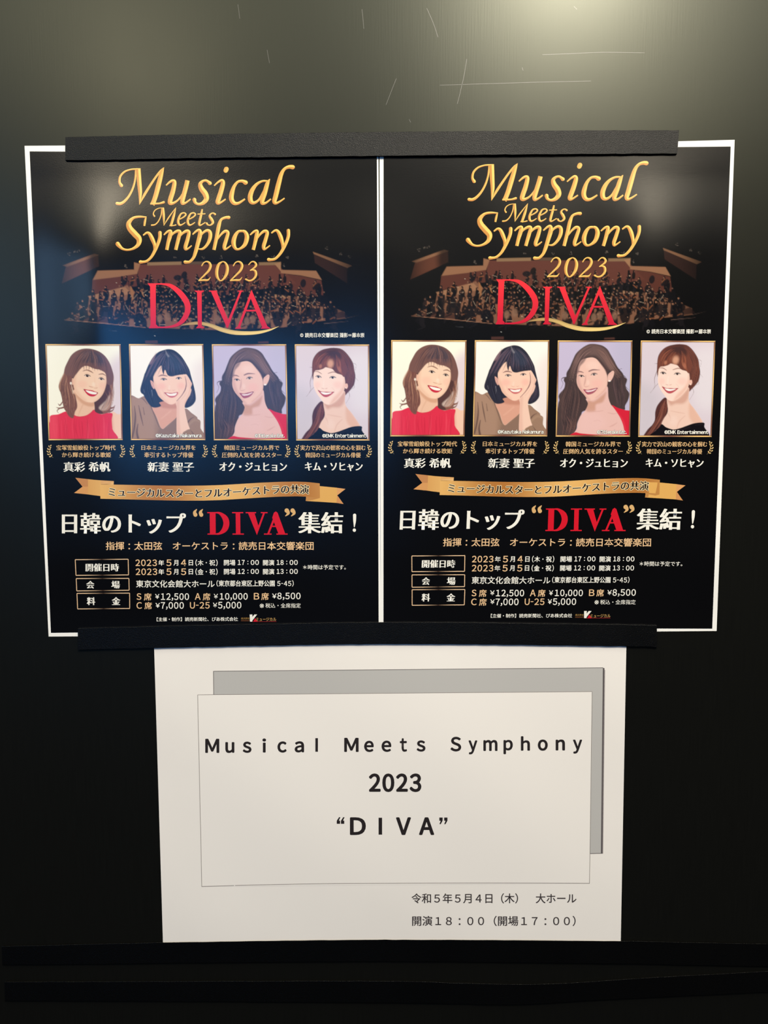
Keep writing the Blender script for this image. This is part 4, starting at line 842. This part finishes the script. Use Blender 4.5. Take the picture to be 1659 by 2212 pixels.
def band_y(x):                                     # centre line of the banner in photo pixels
    return np.interp(x, [216, 260, 310, 360, 400, 440, 480, 520, 560, 600, 640, 665, 691], [1061.8, 1062.6, 1063.8, 1065, 1065.4, 1065.2, 1063.9, 1061.5, 1058.9, 1057, 1056.2, 1057.2, 1060])
def gold_band(t):
    k = 0.5+0.5*math.cos(t*2*math.pi*1.6+0.4)
    return ink((240, 188, 114))*k + ink((186, 122, 60))*(1-k)
def banner(a):
    def strip(P, cf, lift):
        P = np.asarray(P, float); n = len(P)
        V = np.stack([P[:, :2], np.column_stack([P[:, 0]+P[:, 3], P[:, 2]])], 1).reshape(-1, 2)
        a.add(V, [(2*i, 2*i+1, 2*i+3, 2*i+2) for i in range(n-1)], np.repeat(np.array([cf(i/(n-1)) for i in range(n)]), 2, 0), lift)
    # tails: rows of x, ytop, ybottom, bottom x offset
    poly(a, [(162.6, 1032), (190, 1035), (190, 1051.2), (178.2, 1051.2)], (0, 0), 1, ink((202, 140, 90))); poly(a, [(178.2, 1051.2), (190, 1051.2), (190, 1068), (159.8, 1065)], (0, 0), 1, ink((222, 160, 100)))
    strip([(190, 1035, 1068, 0), (204, 1036.6, 1070, 0), (218, 1037.6, 1071.6, 0)], lambda t: ink((224, 168, 100))*(1-t)+ink((232, 180, 110))*t, 0)
    poly(a, [(218, 1037.6), (246, 1039.2), (245.6, 1046.4), (218, 1046)], (0, 0), 1, ink((226, 172, 112)), 2e-6)
    poly(a, [(216.3, 1045.4), (228, 1042.6), (245.6, 1041.2), (245.6, 1047)], (0, 0), 1, ink((236, 188, 128)), 4e-6)
    strip([(661, 1049, 1082.2, 0), (690.6, 1050, 1084, 0), (728, 1053.6, 1086.4, 0)], lambda t: ink((232, 178, 100)), 0)
    poly(a, [(727, 1053.6), (746.4, 1056.2), (728.6, 1070), (727, 1070)], (0, 0), 1, ink((228, 166, 106)), 2e-6); poly(a, [(727, 1070), (728.6, 1070), (742.3, 1088.8), (727, 1086.4)], (0, 0), 1, ink((216, 152, 96)), 2e-6)
    poly(a, [(660.3, 1082.4), (661.4, 1072), (690.6, 1074), (690.6, 1076), (676, 1080)], (0, 0), 1, ink((198, 140, 78)), 6e-6)
    x = np.linspace(216.3, 690.6, 50); y = band_y(x)
    strip(np.column_stack([x, y-np.interp(x, [216, 440, 691], [15.4, 16.3, 15.8]), y+np.interp(x, [216, 440, 691], [15.6, 16.2, 15.8]), np.full(50, 0.6)]), gold_band, 8e-6)

HEADRED = ink((222, 28, 48))
def headline_diva(a):
    o, s = (440, 1010), 4.608
    P = lambda pts, k=1: poly(a, pts, o, s, HEADRED, k*1.5e-6)
    P([(60, 450), (118, 450), (120, 661), (62, 661)]); P([(35, 443), (150, 443), (150, 455), (35, 455)], 2); P([(38, 656), (150, 656), (150, 668), (38, 668)], 3)
    pen(a, [(115, 449, 12), (160, 455, 24), (210, 500, 54), (226, 556, 60), (208, 615, 54), (160, 655, 24), (115, 662, 12)], o, s, 6e-6, HEADRED, False, False)
    P([(318, 450), (363, 450), (366, 660), (321, 660)]); P([(283, 443), (394, 443), (394, 455), (283, 455)], 2); P([(287, 656), (400, 656), (400, 668), (287, 668)], 3)
    P([(440, 450), (505, 450), (548, 590), (530, 672)]); P([(592, 450), (611, 450), (542, 640), (530, 672), (522, 640)], 2); P([(418, 443), (522, 443), (522, 455), (418, 455)], 3); P([(568, 443), (636, 443), (636, 455), (568, 455)], 4)
    P([(718, 438), (724, 480), (652, 660), (632, 660)]); P([(698, 450), (718, 436), (736, 450), (812, 660), (745, 660), (682, 500)], 2); P([(664, 578), (772, 578), (777, 592), (658, 592)], 3); P([(600, 656), (676, 656), (676, 668), (600, 668)], 4); P([(724, 656), (836, 656), (836, 668), (724, 668)], 5)

def quote_marks(a, close):
    for dx in (() if close else (0, 62)): pen(a, [(1474+dx, 498, 42), (1466+dx, 470, 32), (1490+dx, 438, 6)], (120, 1010), 4.879, 1e-6, ink((226, 182, 124)), True, False)
    for dx in ((0, 58) if close else ()): pen(a, [(827+dx, 428, 44), (842+dx, 455, 28), (812+dx, 484, 6)], (440, 1010), 4.608, 1e-6, ink((226, 182, 124)), True, False)

QUADS = [[(98.3, 743.3), (260.3, 743.7), (264.8, 950.5), (105.2, 951)], [(278.8, 743.3), (438.9, 743.3), (443.3, 950.6), (283.2, 950.6)],
         [(457.9, 743.7), (618.2, 743.7), (622.1, 951), (462.2, 951)], [(637, 743.7), (797.3, 744.2), (798, 951.5), (640.2, 951.5)]]
FACES = [portrait_red_top(), portrait_hand_on_cheek(), portrait_long_hair(), portrait_ponytail()]
WHO = ['smiling woman with wavy brown hair in a sleeveless red top', 'woman with a dark bob resting her cheek on her hand', 'woman with long dark wavy hair in a red dress', 'woman with an auburn fringe and side ponytail in a black top']
CAPS = [[('宝塚雪組娘役トップ時代', 121.9, 249.5, 961.4, 972.6), ('から輝き続ける歌姫', 133.8, 239.6, 977.0, 988.0)],
        [('日本ミュージカル界を', 305.6, 422.4, 961.6, 972.4), ('牽引するトップ俳優', 312, 417.4, 976.9, 988.4)],
        [('韓国ミュージカル界で', 484.2, 603, 961.6, 972.8), ('圧倒的人気を誇るスター', 479.4, 607.9, 977.2, 988.6)],
        [('実力で沢山の観客の心を掴む', 648.9, 789.3, 961.5, 972.8), ('韓国のミュージカル俳優', 659.9, 779, 977.4, 988.6)]]
NAMES = [('真彩 希帆', 137.9, 237.6, 998, 1019), ('新妻 聖子', 319.3, 418.5, 998, 1018.8), ('オク・ジュヒョン', 474.4, 619.3, 998.6, 1017.6), ('キム・ソヒャン', 659.2, 782.9, 998.6, 1017.6)]
CREDITS = [None, ('©Kazutaka Nakamura', 336.5, 435, 936.6, 944.6), ('©Titlerole Ent.', 551, 614.5, 937, 945), ('©EMK Entertainment', 696.5, 790.4, 937, 945)]
LAURELS = [(101, 258.6+12), (279.7, 449.2), (457.6, 627.8), (635.8, 803.5)]
LAURELS[0] = (101, 270.6)

def build_art():
    g = {}
    def new(k): g[k] = Art(); return g[k]
    pts = [(65, 327), (813.2, 338), (817.6, 1352), (110, 1367)]
    P, c = orchestra(); a = new('orchestra_picture')
    F = [(j*(ORNX+1)+i, (j+1)*(ORNX+1)+i, (j+1)*(ORNX+1)+i+1, j*(ORNX+1)+i+1) for j in range(ORNY) for i in range(ORNX)]
    a.add(P, F, c)
    gold_title(new('title_lettering')); diva_logo(new('red_title_lettering')); swoosh(new('gold_swoosh'))
    text(new('picture_credit'), '© 読売日本交響楽団 撮影＝藤本崇', 648.5, 786.8, 719, 728.8, WHITE, bold=0.016)
    for k in range(4):
        q = QUADS[k]; a = new(('portrait', k))
        quadgrid(a, q, PNX, PNY, FACES[k]); portrait_frame(new(('frame', k)), q, k)
        if CREDITS[k]:
            s, x0, x1, y0, y1 = CREDITS[k]; a = new(('credit', k))
            text(a, s, x0, x1, y0, y1, ink((40, 34, 36)), bold=0.075, lift=0, pad_k=0.5); text(a, s, x0, x1, y0, y1, WHITE, bold=0.03, lift=2.4e-5, pad_k=0.5)
        a = new(('caption', k))
        for s, x0, x1, y0, y1 in CAPS[k]: text(a, s, x0, x1, y0, y1, GOLDTXT, serif=0.022)
        s, x0, x1, y0, y1 = NAMES[k]; text(new(('name', k)), s, x0, x1, y0, y1, WHITE, serif=0.032, bold=0.0)
        xl, xr = LAURELS[k]
        laurel(new(('laurel', k, 0)), xl, 955, 1); laurel(new(('laurel', k, 1)), xr, 955, -1)
    banner(new('banner'))
    a = new('banner_text'); s = 'ミュージカルスターとフルオーケストラの共演'
    cv = lambda X: np.interp(X, np.linspace(216, 691, 60), band_y(np.linspace(216, 691, 60)) - 1065.0)
    text(a, s, 234.8, 666.8, 1055.6, 1075.0, ink((255, 236, 190)), bold=0.075, curve=cv); text(a, s, 234.8, 666.8, 1055.6, 1075.0, ink((40, 22, 16)), serif=0.03, lift=2.4e-5, curve=cv)
    a = new('headline')
    text(a, '日韓のトップ', 135.2, 400.2, 1108.2, 1152.6, WHITE, serif=0.034)
    a = new('headline_end'); text(a, '集結', 645.8, 739.8, 1106.4, 1152, WHITE, serif=0.034)
    pen(a, [(766, 1113, 7), (766, 1125, 6), (765.4, 1138, 2)], (0, 0), 1, 0, WHITE, True, True); pen(a, [(765.4, 1145, 7), (765.5, 1145.4, 7)], (0, 0), 1, 0, WHITE)
    headline_diva(new('headline_red_word')); quote_marks(new('quote_open'), 0); quote_marks(new('quote_close'), 1)
    text(new('conductor_line'), '指揮：太田弦　オーケストラ：読売日本交響楽団', 228.6, 677.2, 1170.2, 1188.0, PEACH, bold=0.012)
    boxes = [([(162.5, 1209), (276.9, 1208), (277.7, 1241.9), (164.2, 1242.9)], [('開催日時', 185.5, 256.4, 1217.4, 1234.2)]),
             ([(164.6, 1249.8), (278.4, 1249.4), (279, 1275), (165.8, 1276.5)], [('会', 187.1, 203.1, 1255, 1271.2), ('場', 241, 258.3, 1254.8, 1271)]),
             ([(166.2, 1281.8), (280, 1281.2), (280.2, 1314.4), (167.7, 1315.4)], [('料', 188.2, 205.2, 1290.2, 1307), ('金', 242, 259.3, 1290, 1306.8)])]
    for k, (q, tx) in enumerate(boxes):
        a = new(('box', k)); gb = lambda t: ink((246, 208, 170))*min(1, abs(t-.5)*3.2)+ink((70, 48, 38))*(1-min(1, abs(t-.5)*3.2))
        for i, j, cf in ((0, 1, gb), (3, 2, gb), (0, 3, lambda t: ink((240, 200, 160))), (1, 2, lambda t: ink((240, 200, 160)))): gradient_bar(a, q[i], q[j], 1.7, cf, 20)
        a = new(('boxtext', k))
        for s, x0, x1, y0, y1 in tx: text(a, s, x0, x1, y0, y1, WHITE, serif=0.04)
    a = new('date_lines')
    for dy, d, wd, t1, t2 in ((0, '4', '木', '17：00', '18：00'), (19.4, '5', '金', '12：00', '13：00')):
        text(a, '2023', 292.9+dy*.03, 338.6+dy*.03, 1208.8+dy, 1222.6+dy, PEACH, bold=0.018); text(a, '年', 342.4, 354.3, 1210+dy, 1221.6+dy, WHITE, bold=0.02)
        text(a, '5', 359.6, 370, 1208.8+dy, 1222.6+dy, PEACH, bold=0.018); text(a, '月', 375, 385, 1210+dy, 1221.6+dy, WHITE, bold=0.02)
        text(a, d, 391.2, 401.8, 1208.8+dy, 1222.6+dy, PEACH, bold=0.018); text(a, '日', 407.8, 416.6, 1210+dy, 1221.4+dy, WHITE, bold=0.02)
        text(a, '(', 422.4, 425.6, 1208.6+dy, 1222.6+dy, WHITE, bold=0.02); text(a, wd, 427.3, 439.2, 1209.6+dy, 1221.6+dy, WHITE, bold=0.02); text(a, '・', 444.6, 446.8, 1214.4+dy, 1216.6+dy, WHITE, bold=0.02); text(a, '祝', 452.4, 464.4, 1209.6+dy, 1221.6+dy, WHITE, bold=0.02); text(a, ')', 466.6, 469.8, 1208.6+dy, 1222.6+dy, WHITE, bold=0.02)
        text(a, '開場', 483.8, 508.2, 1209.4+dy, 1221.4+dy, WHITE, bold=0.02); text(a, '開演', 568.2, 592.2, 1209.4+dy, 1221.4+dy, WHITE, bold=0.02)
        for s, x in ((t1, 513.9), (t2, 597.9)):
            text(a, s[:2], x, x+14.4, 1209.8+dy, 1220.2+dy, WHITE, bold=0.022); text(a, '：', x+20.8, x+22.4, 1211.4+dy, 1219+dy, WHITE, bold=0.022); text(a, '00', x+28.0, x+45, 1209.8+dy, 1220.2+dy, WHITE, bold=0.022)
    text(new('small_note'), '＊時間は予定です。', 654.7, 747, 1220.2, 1230.4, WHITE, bold=0.008)
    a = new('venue_line'); text(a, '東京文化会館大ホール', 294.1, 463.4, 1253.4, 1268.9, WHITE, bold=0.014)
    text(a, '(東京都台東区上野公園 5-45)', 467.8, 634.2, 1253.6, 1266.8, WHITE, bold=0.018)
    a = new('price_lines')
    for s, x0, x1, y0, y1, c in (('S', 295.3, 305, 1281.8, 1295.6, PEACH), ('席', 311, 327, 1281.4, 1297, PEACH), ('¥', 335, 344.3, 1283.4, 1293.2, WHITE), ('12,500', 347.8, 408, 1281.8, 1297.6, WHITE), ('A', 421.2, 433, 1281.6, 1295.4, PEACH), ('席', 438.2, 454, 1281.2, 1296.8, PEACH), ('¥', 462, 470.7, 1283.2, 1293, WHITE), ('10,000', 474.8, 534.8, 1281.4, 1297, WHITE), ('B', 548.6, 559.8, 1281, 1294.8, PEACH), ('席', 564.5, 580.3, 1280.4, 1296, PEACH), ('¥', 588, 597.3, 1282.4, 1292.4, WHITE), ('8,500', 599.4, 649, 1280.4, 1296, WHITE),
                                ('C', 295.2, 306.4, 1301, 1314.8, PEACH), ('席', 312.2, 328, 1300.6, 1316, PEACH), ('¥', 336, 345.4, 1302.6, 1312.4, WHITE), ('7,000', 347.6, 396.8, 1300.8, 1316.6, WHITE), ('U-25', 410.6, 452.6, 1300.6, 1314.4, PEACH), ('¥', 460.1, 469, 1302.2, 1312, WHITE), ('5,000', 471.3, 521, 1300.2, 1316, WHITE)):
        text(a, s, x0, x1, y0, y1, c, bold=0.016)
    text(a, '※税込・全席指定', 560.8, 649.6, 1303, 1313.2, WHITE, bold=0.004)
    text(new('organiser_line'), '【主催・制作】読売新聞社、ぴあ株式会社', 338.6, 513.9, 1333.6, 1342.2, WHITE, bold=0.014, slope=-0.004)
    a = new('organiser_logo')
    text(a, '横浜夢座', 520.6, 538.8, 1333.8, 1338.2, ink((168, 130, 72))); gradient_bar(a, (520.6, 1340.8), (538.8, 1340.8), 2.2, lambda t: ink((96, 58, 36)))
    poly(a, [(547, 1342.8), (551, 1335), (556.5, 1342.8)], (0, 0), 1, ink((214, 30, 50)))
    poly(a, [(539.4, 1327.4), (545.2, 1327.4), (545, 1342.8), (540, 1342.8)], (0, 0), 1, WHITE, 3e-6); poly(a, [(545, 1333), (549.4, 1327.4), (555.4, 1327.4), (545.2, 1340.5), (545, 1342.8), (542, 1340)], (0, 0), 1, WHITE, 5e-6)
    text(a, 'ミュージカル', 553.2, 596.6, 1334.2, 1341.2, ink((206, 164, 100)), bold=0.01, lift=2e-6); gradient_bar(a, (545, 1342.8), (597, 1342.6), 0.9, lambda t: ink((150, 40, 46)))
    return g
ART = build_art()

def poster(side):
    right = side == 'right'; lift = lift_poster(side)
    T = (lambda W: to_right(W)) if right else (lambda W: W)
    o = np.array(ORIG); down = np.array(wallpt(105, 1375))-o; dn = down/np.linalg.norm(down); rx = np.array([-dn[1], dn[0]])
    W0 = np.array([o, o+rx*0.2965, o+rx*0.2965+dn*0.4196, o+dn*0.4196])
    if right: W0 = wallpts([(819.9, 322), (1587, 302), (1548, 1363), (822.6, 1369)]); 
    root = bpy.data.objects.new('concert_poster', None); COL.objects.link(root); root.empty_display_size = 0.05
    K = T(np.array([wallpt(*p) for p in [(64, 327), (814, 332), (818, 1358), (110, 1367)]]))
    if right: K = np.array([wallpt(*p) for p in [(828.6, 324), (1578.5, 316.5), (1538.5, 1358), (828.4, 1356)]])
    base = K[3]; 
    sheet('paper', W0, 110, 140, lift, -1, MAT_POSTER_PAPER, root)
    art = Art()
    pnx, pny = 110, 140; u, v = np.meshgrid(np.linspace(0, 1, pnx+1), np.linspace(0, 1, pny+1)); u = u.ravel()[:, None]; v = v.ravel()[:, None]
    W = (K[0]*(1-u)+K[1]*u)*(1-v)+(K[3]*(1-u)+K[2]*u)*v
    F = [(j*(pnx+1)+i, (j+1)*(pnx+1)+i, (j+1)*(pnx+1)+i+1, j*(pnx+1)+i+1) for j in range(pny) for i in range(pnx)]
    link_mesh('black_background', place(W, lift, LAY), F, MAT_INK, root, np.tile(PANEL, (len(W), 1)))
    def pr(key, name, layer, parent=root, label=None): return printed(name, ART[key], lift, layer, parent, MAT_INK, right, label)
    pr('orchestra_picture', 'orchestra_picture', 2, label='dim brown photograph of an orchestra on a stage')
    pr('title_lettering', 'title_lettering', 4, label='gold script title lettering')
    r = pr('red_title_lettering', 'red_title_lettering', 5, label='large red word DIVA'); pr('gold_swoosh', 'gold_swoosh', 4, r, 'gold curved underline')
    pr('picture_credit', 'picture_credit', 4, label='small white credit line under the orchestra picture')
    for k in range(4):
        pt = pr(('portrait', k), 'portrait_photo', 2, label='portrait of a ' + WHO[k])
        pr(('frame', k), 'portrait_frame', 3, pt, 'thin gold frame')
        if CREDITS[k]: pr(('credit', k), 'photo_credit', 4, pt, 'white credit text')
        c = pr(('caption', k), 'caption_text', 3, label='two gold caption lines under the ' + WHO[k])
        pr(('laurel', k, 0), 'laurel_sprig', 3, c); pr(('laurel', k, 1), 'laurel_sprig', 3, c)
        pr(('name', k), 'name_text', 3, label='white name under the ' + WHO[k])
    b = pr('banner', 'ribbon_banner', 2, label='gold ribbon banner'); pr('banner_text', 'banner_text', 3, b, 'dark lettering with a pale glow')
    h = pr('headline', 'headline_text', 3, label='large white headline'); pr('headline_red_word', 'red_word', 3, h, 'red word DIVA'); pr('quote_open', 'opening_quote_mark', 3, h, 'gold opening quotation mark'); pr('quote_close', 'closing_quote_mark', 3, h, 'gold closing quotation mark'); pr('headline_end', 'headline_ending', 3, h)
    pr('conductor_line', 'conductor_line', 3, label='peach line naming conductor and orchestra')
    for k in range(3):
        bx = pr(('box', k), 'label_box', 3); pr(('boxtext', k), 'label_text', 3, bx)
    pr('date_lines', 'date_lines', 3); pr('small_note', 'small_note', 3); pr('venue_line', 'venue_line', 3); pr('price_lines', 'price_lines', 3)
    pr('organiser_line', 'organiser_line', 3); pr('organiser_logo', 'organiser_logo', 3, label='white, red and gold logo')
    return root

thing(poster('left'), 'left of the two identical black concert posters with four framed portraits', 'poster', 'twin concert posters')
thing(poster('right'), 'right of the two identical black concert posters with four framed portraits', 'poster', 'twin concert posters')

# ------------------------------------------------------------------ notice sheet
def notice():
    root = bpy.data.objects.new('notice_sheet', None); COL.objects.link(root); root.empty_display_size = 0.05
    q = np.array([wallpt(*p) for p in [(332.4, 1380), (1353.4, 1377), (1340.2, 2072), (353.2, 2076)]])
    sheet('paper', q, 40, 40, lift_notice, 0, MAT_NOTICE_PAPER, root)
    grey, edge = lin((190, 188, 187))*0.92, lin((104, 98, 98))
    a = Art(); quadgrid(a, [(461, 1450), (1303, 1442.5), (1298.5, 1843.5), (466, 1850)], 30, 16, grey)
    for p0, p1 in (((461, 1450), (1303, 1442.5)), ((461, 1450), (466, 1850)), ((1275, 1844), (1299, 1843.4))): gradient_bar(a, p0, p1, 1.3, lambda t: edge, 40, 8e-6)
    gradient_bar(a, (1304.0, 1443), (1299.8, 1844), 3.6, lambda t: lin((92, 86, 88)), 40, 8e-6); gradient_bar(a, (1306.4, 1447), (1302.2, 1844), 1.6, lambda t: lin((160, 152, 152)), 40, 8e-6)
    pn = printed('grey_shadow_box', a, lift_notice, 1, root, MAT_TONER, label='grey printed rectangle behind the white text box')
    a = Art(); box = [(427, 1501), (1279, 1494), (1273.5, 1908), (436, 1915)]
    quadgrid(a, box, 30, 16, np.array([0.84, 0.80, 0.775]))
    ln = lin((128, 120, 116))
    for i, j in ((0, 1), (1, 2), (0, 3)): gradient_bar(a, box[i], box[j], 1.0, lambda t: ln, 40, 8e-6)
    b = catmull([(436, 1915), (560, 1911.5), (700, 1909), (850, 1908), (1050, 1907.3), (1273.5, 1908)], 8)
    pen(a, np.column_stack([b, np.full(len(b), 1.1)]), (0, 0), 1, 8e-6, ln, straight=True)
    tb = printed('white_text_box', a, lift_notice, 2, root, MAT_TONER, label='white rectangle with a thin grey outline')
    blk = lin((34, 28, 30))
    a = Art(); base = lambda x: np.interp(x, [443, 1257], [1625.6, 1619.8])
    def L(a, ch, x0, x1, top, bot=0.0, bold=0.033):
        y = float(base((x0+x1)/2))
        if ch == 'l': poly(a, [(x0, y-top), (x1, y-top), (x1, y), (x0, y)], (0, 0), 1, blk); return
        text(a, ch, x0, x1, y-top, y+bot, blk, bold=bold)
    CAPH, XH, ASC, DSC = 28.6, 22.0, 29.4, 7.2
    words = (('M', 444.6, 472.4, CAPH, 0), ('u', 488.0, 505.0, 21.2, .4), ('s', 525.6, 542.0, XH, .4), ('i', 568.0, 573.6, 28.6, 0), ('c', 600.6, 618.0, XH, .4), ('a', 637.8, 655.6, XH, .4), ('l', 681.2, 686.8, ASC, 0),
                             ('M', 744.8, 773.4, CAPH, 0), ('e', 787.8, 806.0, XH, .4), ('e', 825.4, 844.0, XH, .4), ('t', 865.0, 878.0, 26.8, .4), ('s', 901.2, 917.8, XH, .4), ('S', 974.2, 995.0, 29.2, .5), ('y', 1013.2, 1030.0, 21.2, DSC), ('m', 1045.4, 1073.4, 21.8, 0), ('p', 1088.8, 1106.6, 21.8, DSC), ('h', 1126.4, 1143.6, ASC, 0), ('o', 1163.0, 1182.0, XH, .4), ('n', 1201.6, 1219.2, 21.8, 0), ('y', 1238.8, 1256.4, 21.2, DSC))
    for part in (words[:7], words[7:12], words[12:]):
        a = Art()
        for ch, x0, x1, t, d in part: L(a, ch, x0, x1, t, d)
        printed('title_word', a, lift_notice, 3, root, MAT_TONER, label='bold black spaced title word')
    a = Art(); text(a, '2023', 798.4, 908.4, 1672.2, 1709.6, blk, bold=0.036); printed('year_line', a, lift_notice, 3, root, MAT_TONER)
    a = Art()
    for ch, x0, x1 in (('D', 757.6, 788.6), ('V', 857, 886.2), ('A', 906.6, 936.4)): text(a, ch, x0, x1, 1766.8, 1802.4, blk, bold=0.036)
    poly(a, [(817.8, 1766.4), (825.4, 1766.4), (825.4, 1803), (817.8, 1803)], (0, 0), 1, blk)
    for fx, dx in ((727.4, 0), (736.4, 0)): poly(a, [(fx, 1779.6), (fx, 1773), (fx+5, 1765.2), (fx+8, 1765.2), (fx+4.6, 1772.6), (fx+7.2, 1772.6), (fx+7.2, 1779.6)], (0, 0), 1, blk)
    for fx in (949.0, 959.4): poly(a, [(fx, 1766), (fx+7.2, 1766), (fx+7.2, 1772.6), (fx+3, 1780.4), (fx+.2, 1780.4), (fx+3, 1773), (fx, 1773)], (0, 0), 1, blk)
    printed('quoted_word_line', a, lift_notice, 3, root, MAT_TONER)
    gr = lin((56, 48, 50))
    a = Art(); text(a, '令和５年５月４日（木）　大ホール', 889.2, 1245, 1929.8, 1951.4, gr, bold=0.012); text(a, '開演１８：００（開場１７：００）', 890.6, 1243.2, 1978.6, 2000.2, gr, bold=0.012)
    printed('date_lines', a, lift_notice, 2, root, MAT_TONER, label='two small dark date and time lines')
    return root
thing(notice(), 'white landscape notice sheet with a grey shadowed text box, below the posters', 'notice')

# ------------------------------------------------------------------ magnetic strips
def strip_body(name, top, bottom, thick, label, back=0.0009, bev=0.00025):
    n = 90
    t = catmull(top, 10); b = catmull(bottom, 10)
    def res(P):
        d = np.r_[0, np.cumsum(np.linalg.norm(np.diff(P, axis=0), axis=1))]; s = np.linspace(0, d[-1], n)
        return np.column_stack([np.interp(s, d, P[:, 0]), np.interp(s, d, P[:, 1])])
    Tp, Bp = wallpts(res(t)), wallpts(res(b))
    rr = random.Random(len(label))
    dv = Bp-Tp; L = np.linalg.norm(dv, axis=1)[:, None]; dv = dv/L
    prof = [(0.0, back), (0.0, thick-bev), (bev*.3, thick-bev*.3), (bev, thick), (0.5, thick), (-bev, thick), (-bev*.3, thick-bev*.3), (-0.0, thick-bev), (-0.0, back)]
    V = []; m = len(prof)
    for i in range(n):
        jit = rr.gauss(0, 0.00008)
        for k, (s, h) in enumerate(prof):
            if s == 0.5: p = (Tp[i]+Bp[i])/2
            elif k < 4: p = Tp[i]+dv[i]*s + [0, jit]
            else: p = Bp[i]+dv[i]*s + [0, jit]
            kk = 1-h/CAM_D
            V.append((p[0]*kk, -h, p[1]*kk+EYE))
    F = [(i*m+j, i*m+j+1, (i+1)*m+j+1, (i+1)*m+j) for i in range(n-1) for j in range(m-1)] + [(i*m+m-1, i*m, (i+1)*m, (i+1)*m+m-1) for i in range(n-1)]
    F += [tuple(range(m)), tuple(reversed([(n-1)*m+j for j in range(m)]))]
    o = link_mesh(name, V, F, MAT_MAGNET, smooth=False)
    thing(o, label, 'magnetic strip', 'black magnetic strips on the wall')
    return o
strip_body('magnetic_strip', [(141, 296), (372, 291), (720, 286), (1000, 283.5), (1300, 281.5), (1467, 281.5)], [(141, 346), (200, 346), (500, 341), (829, 337), (1200, 333.5), (1463, 332)], 0.0030,
           'black magnetic strip across the top edges of both posters, catching the lamplight', back=0.0012)
strip_body('magnetic_strip', [(168, 1357), (460, 1350), (829, 1344), (1200, 1347), (1419, 1350.5)], [(169, 1404), (333, 1400), (829, 1391.5), (1353, 1396.5), (1419, 1399)], 0.0024,
           'black magnetic strip between the bottom edges of the posters and the white notice', back=0.0010)
strip_body('magnetic_strip', [(4, 2044), (180, 2040), (352, 2036), (829, 2030), (1345, 2033), (1500, 2036), (1659, 2039), (1760, 2042)], [(5, 2084), (180, 2083), (415, 2080), (829, 2077), (1100, 2079), (1400, 2083), (1659, 2088), (1760, 2090)], 0.0024,
           'black magnetic strip along the bottom edge of the white notice', back=0.0010)
strip_body('magnetic_strip', [(10, 2121), (300, 2120), (829, 2119), (1000, 2124), (1150, 2126), (1250, 2122), (1400, 2112), (1659, 2098), (1760, 2092)], [(11, 2162), (300, 2163), (829, 2166), (1050, 2170), (1150, 2169), (1300, 2160), (1659, 2143), (1760, 2138)], 0.0024,
           'lowest black magnetic strip, bending up at its right end, holding no paper', back=0.00005)
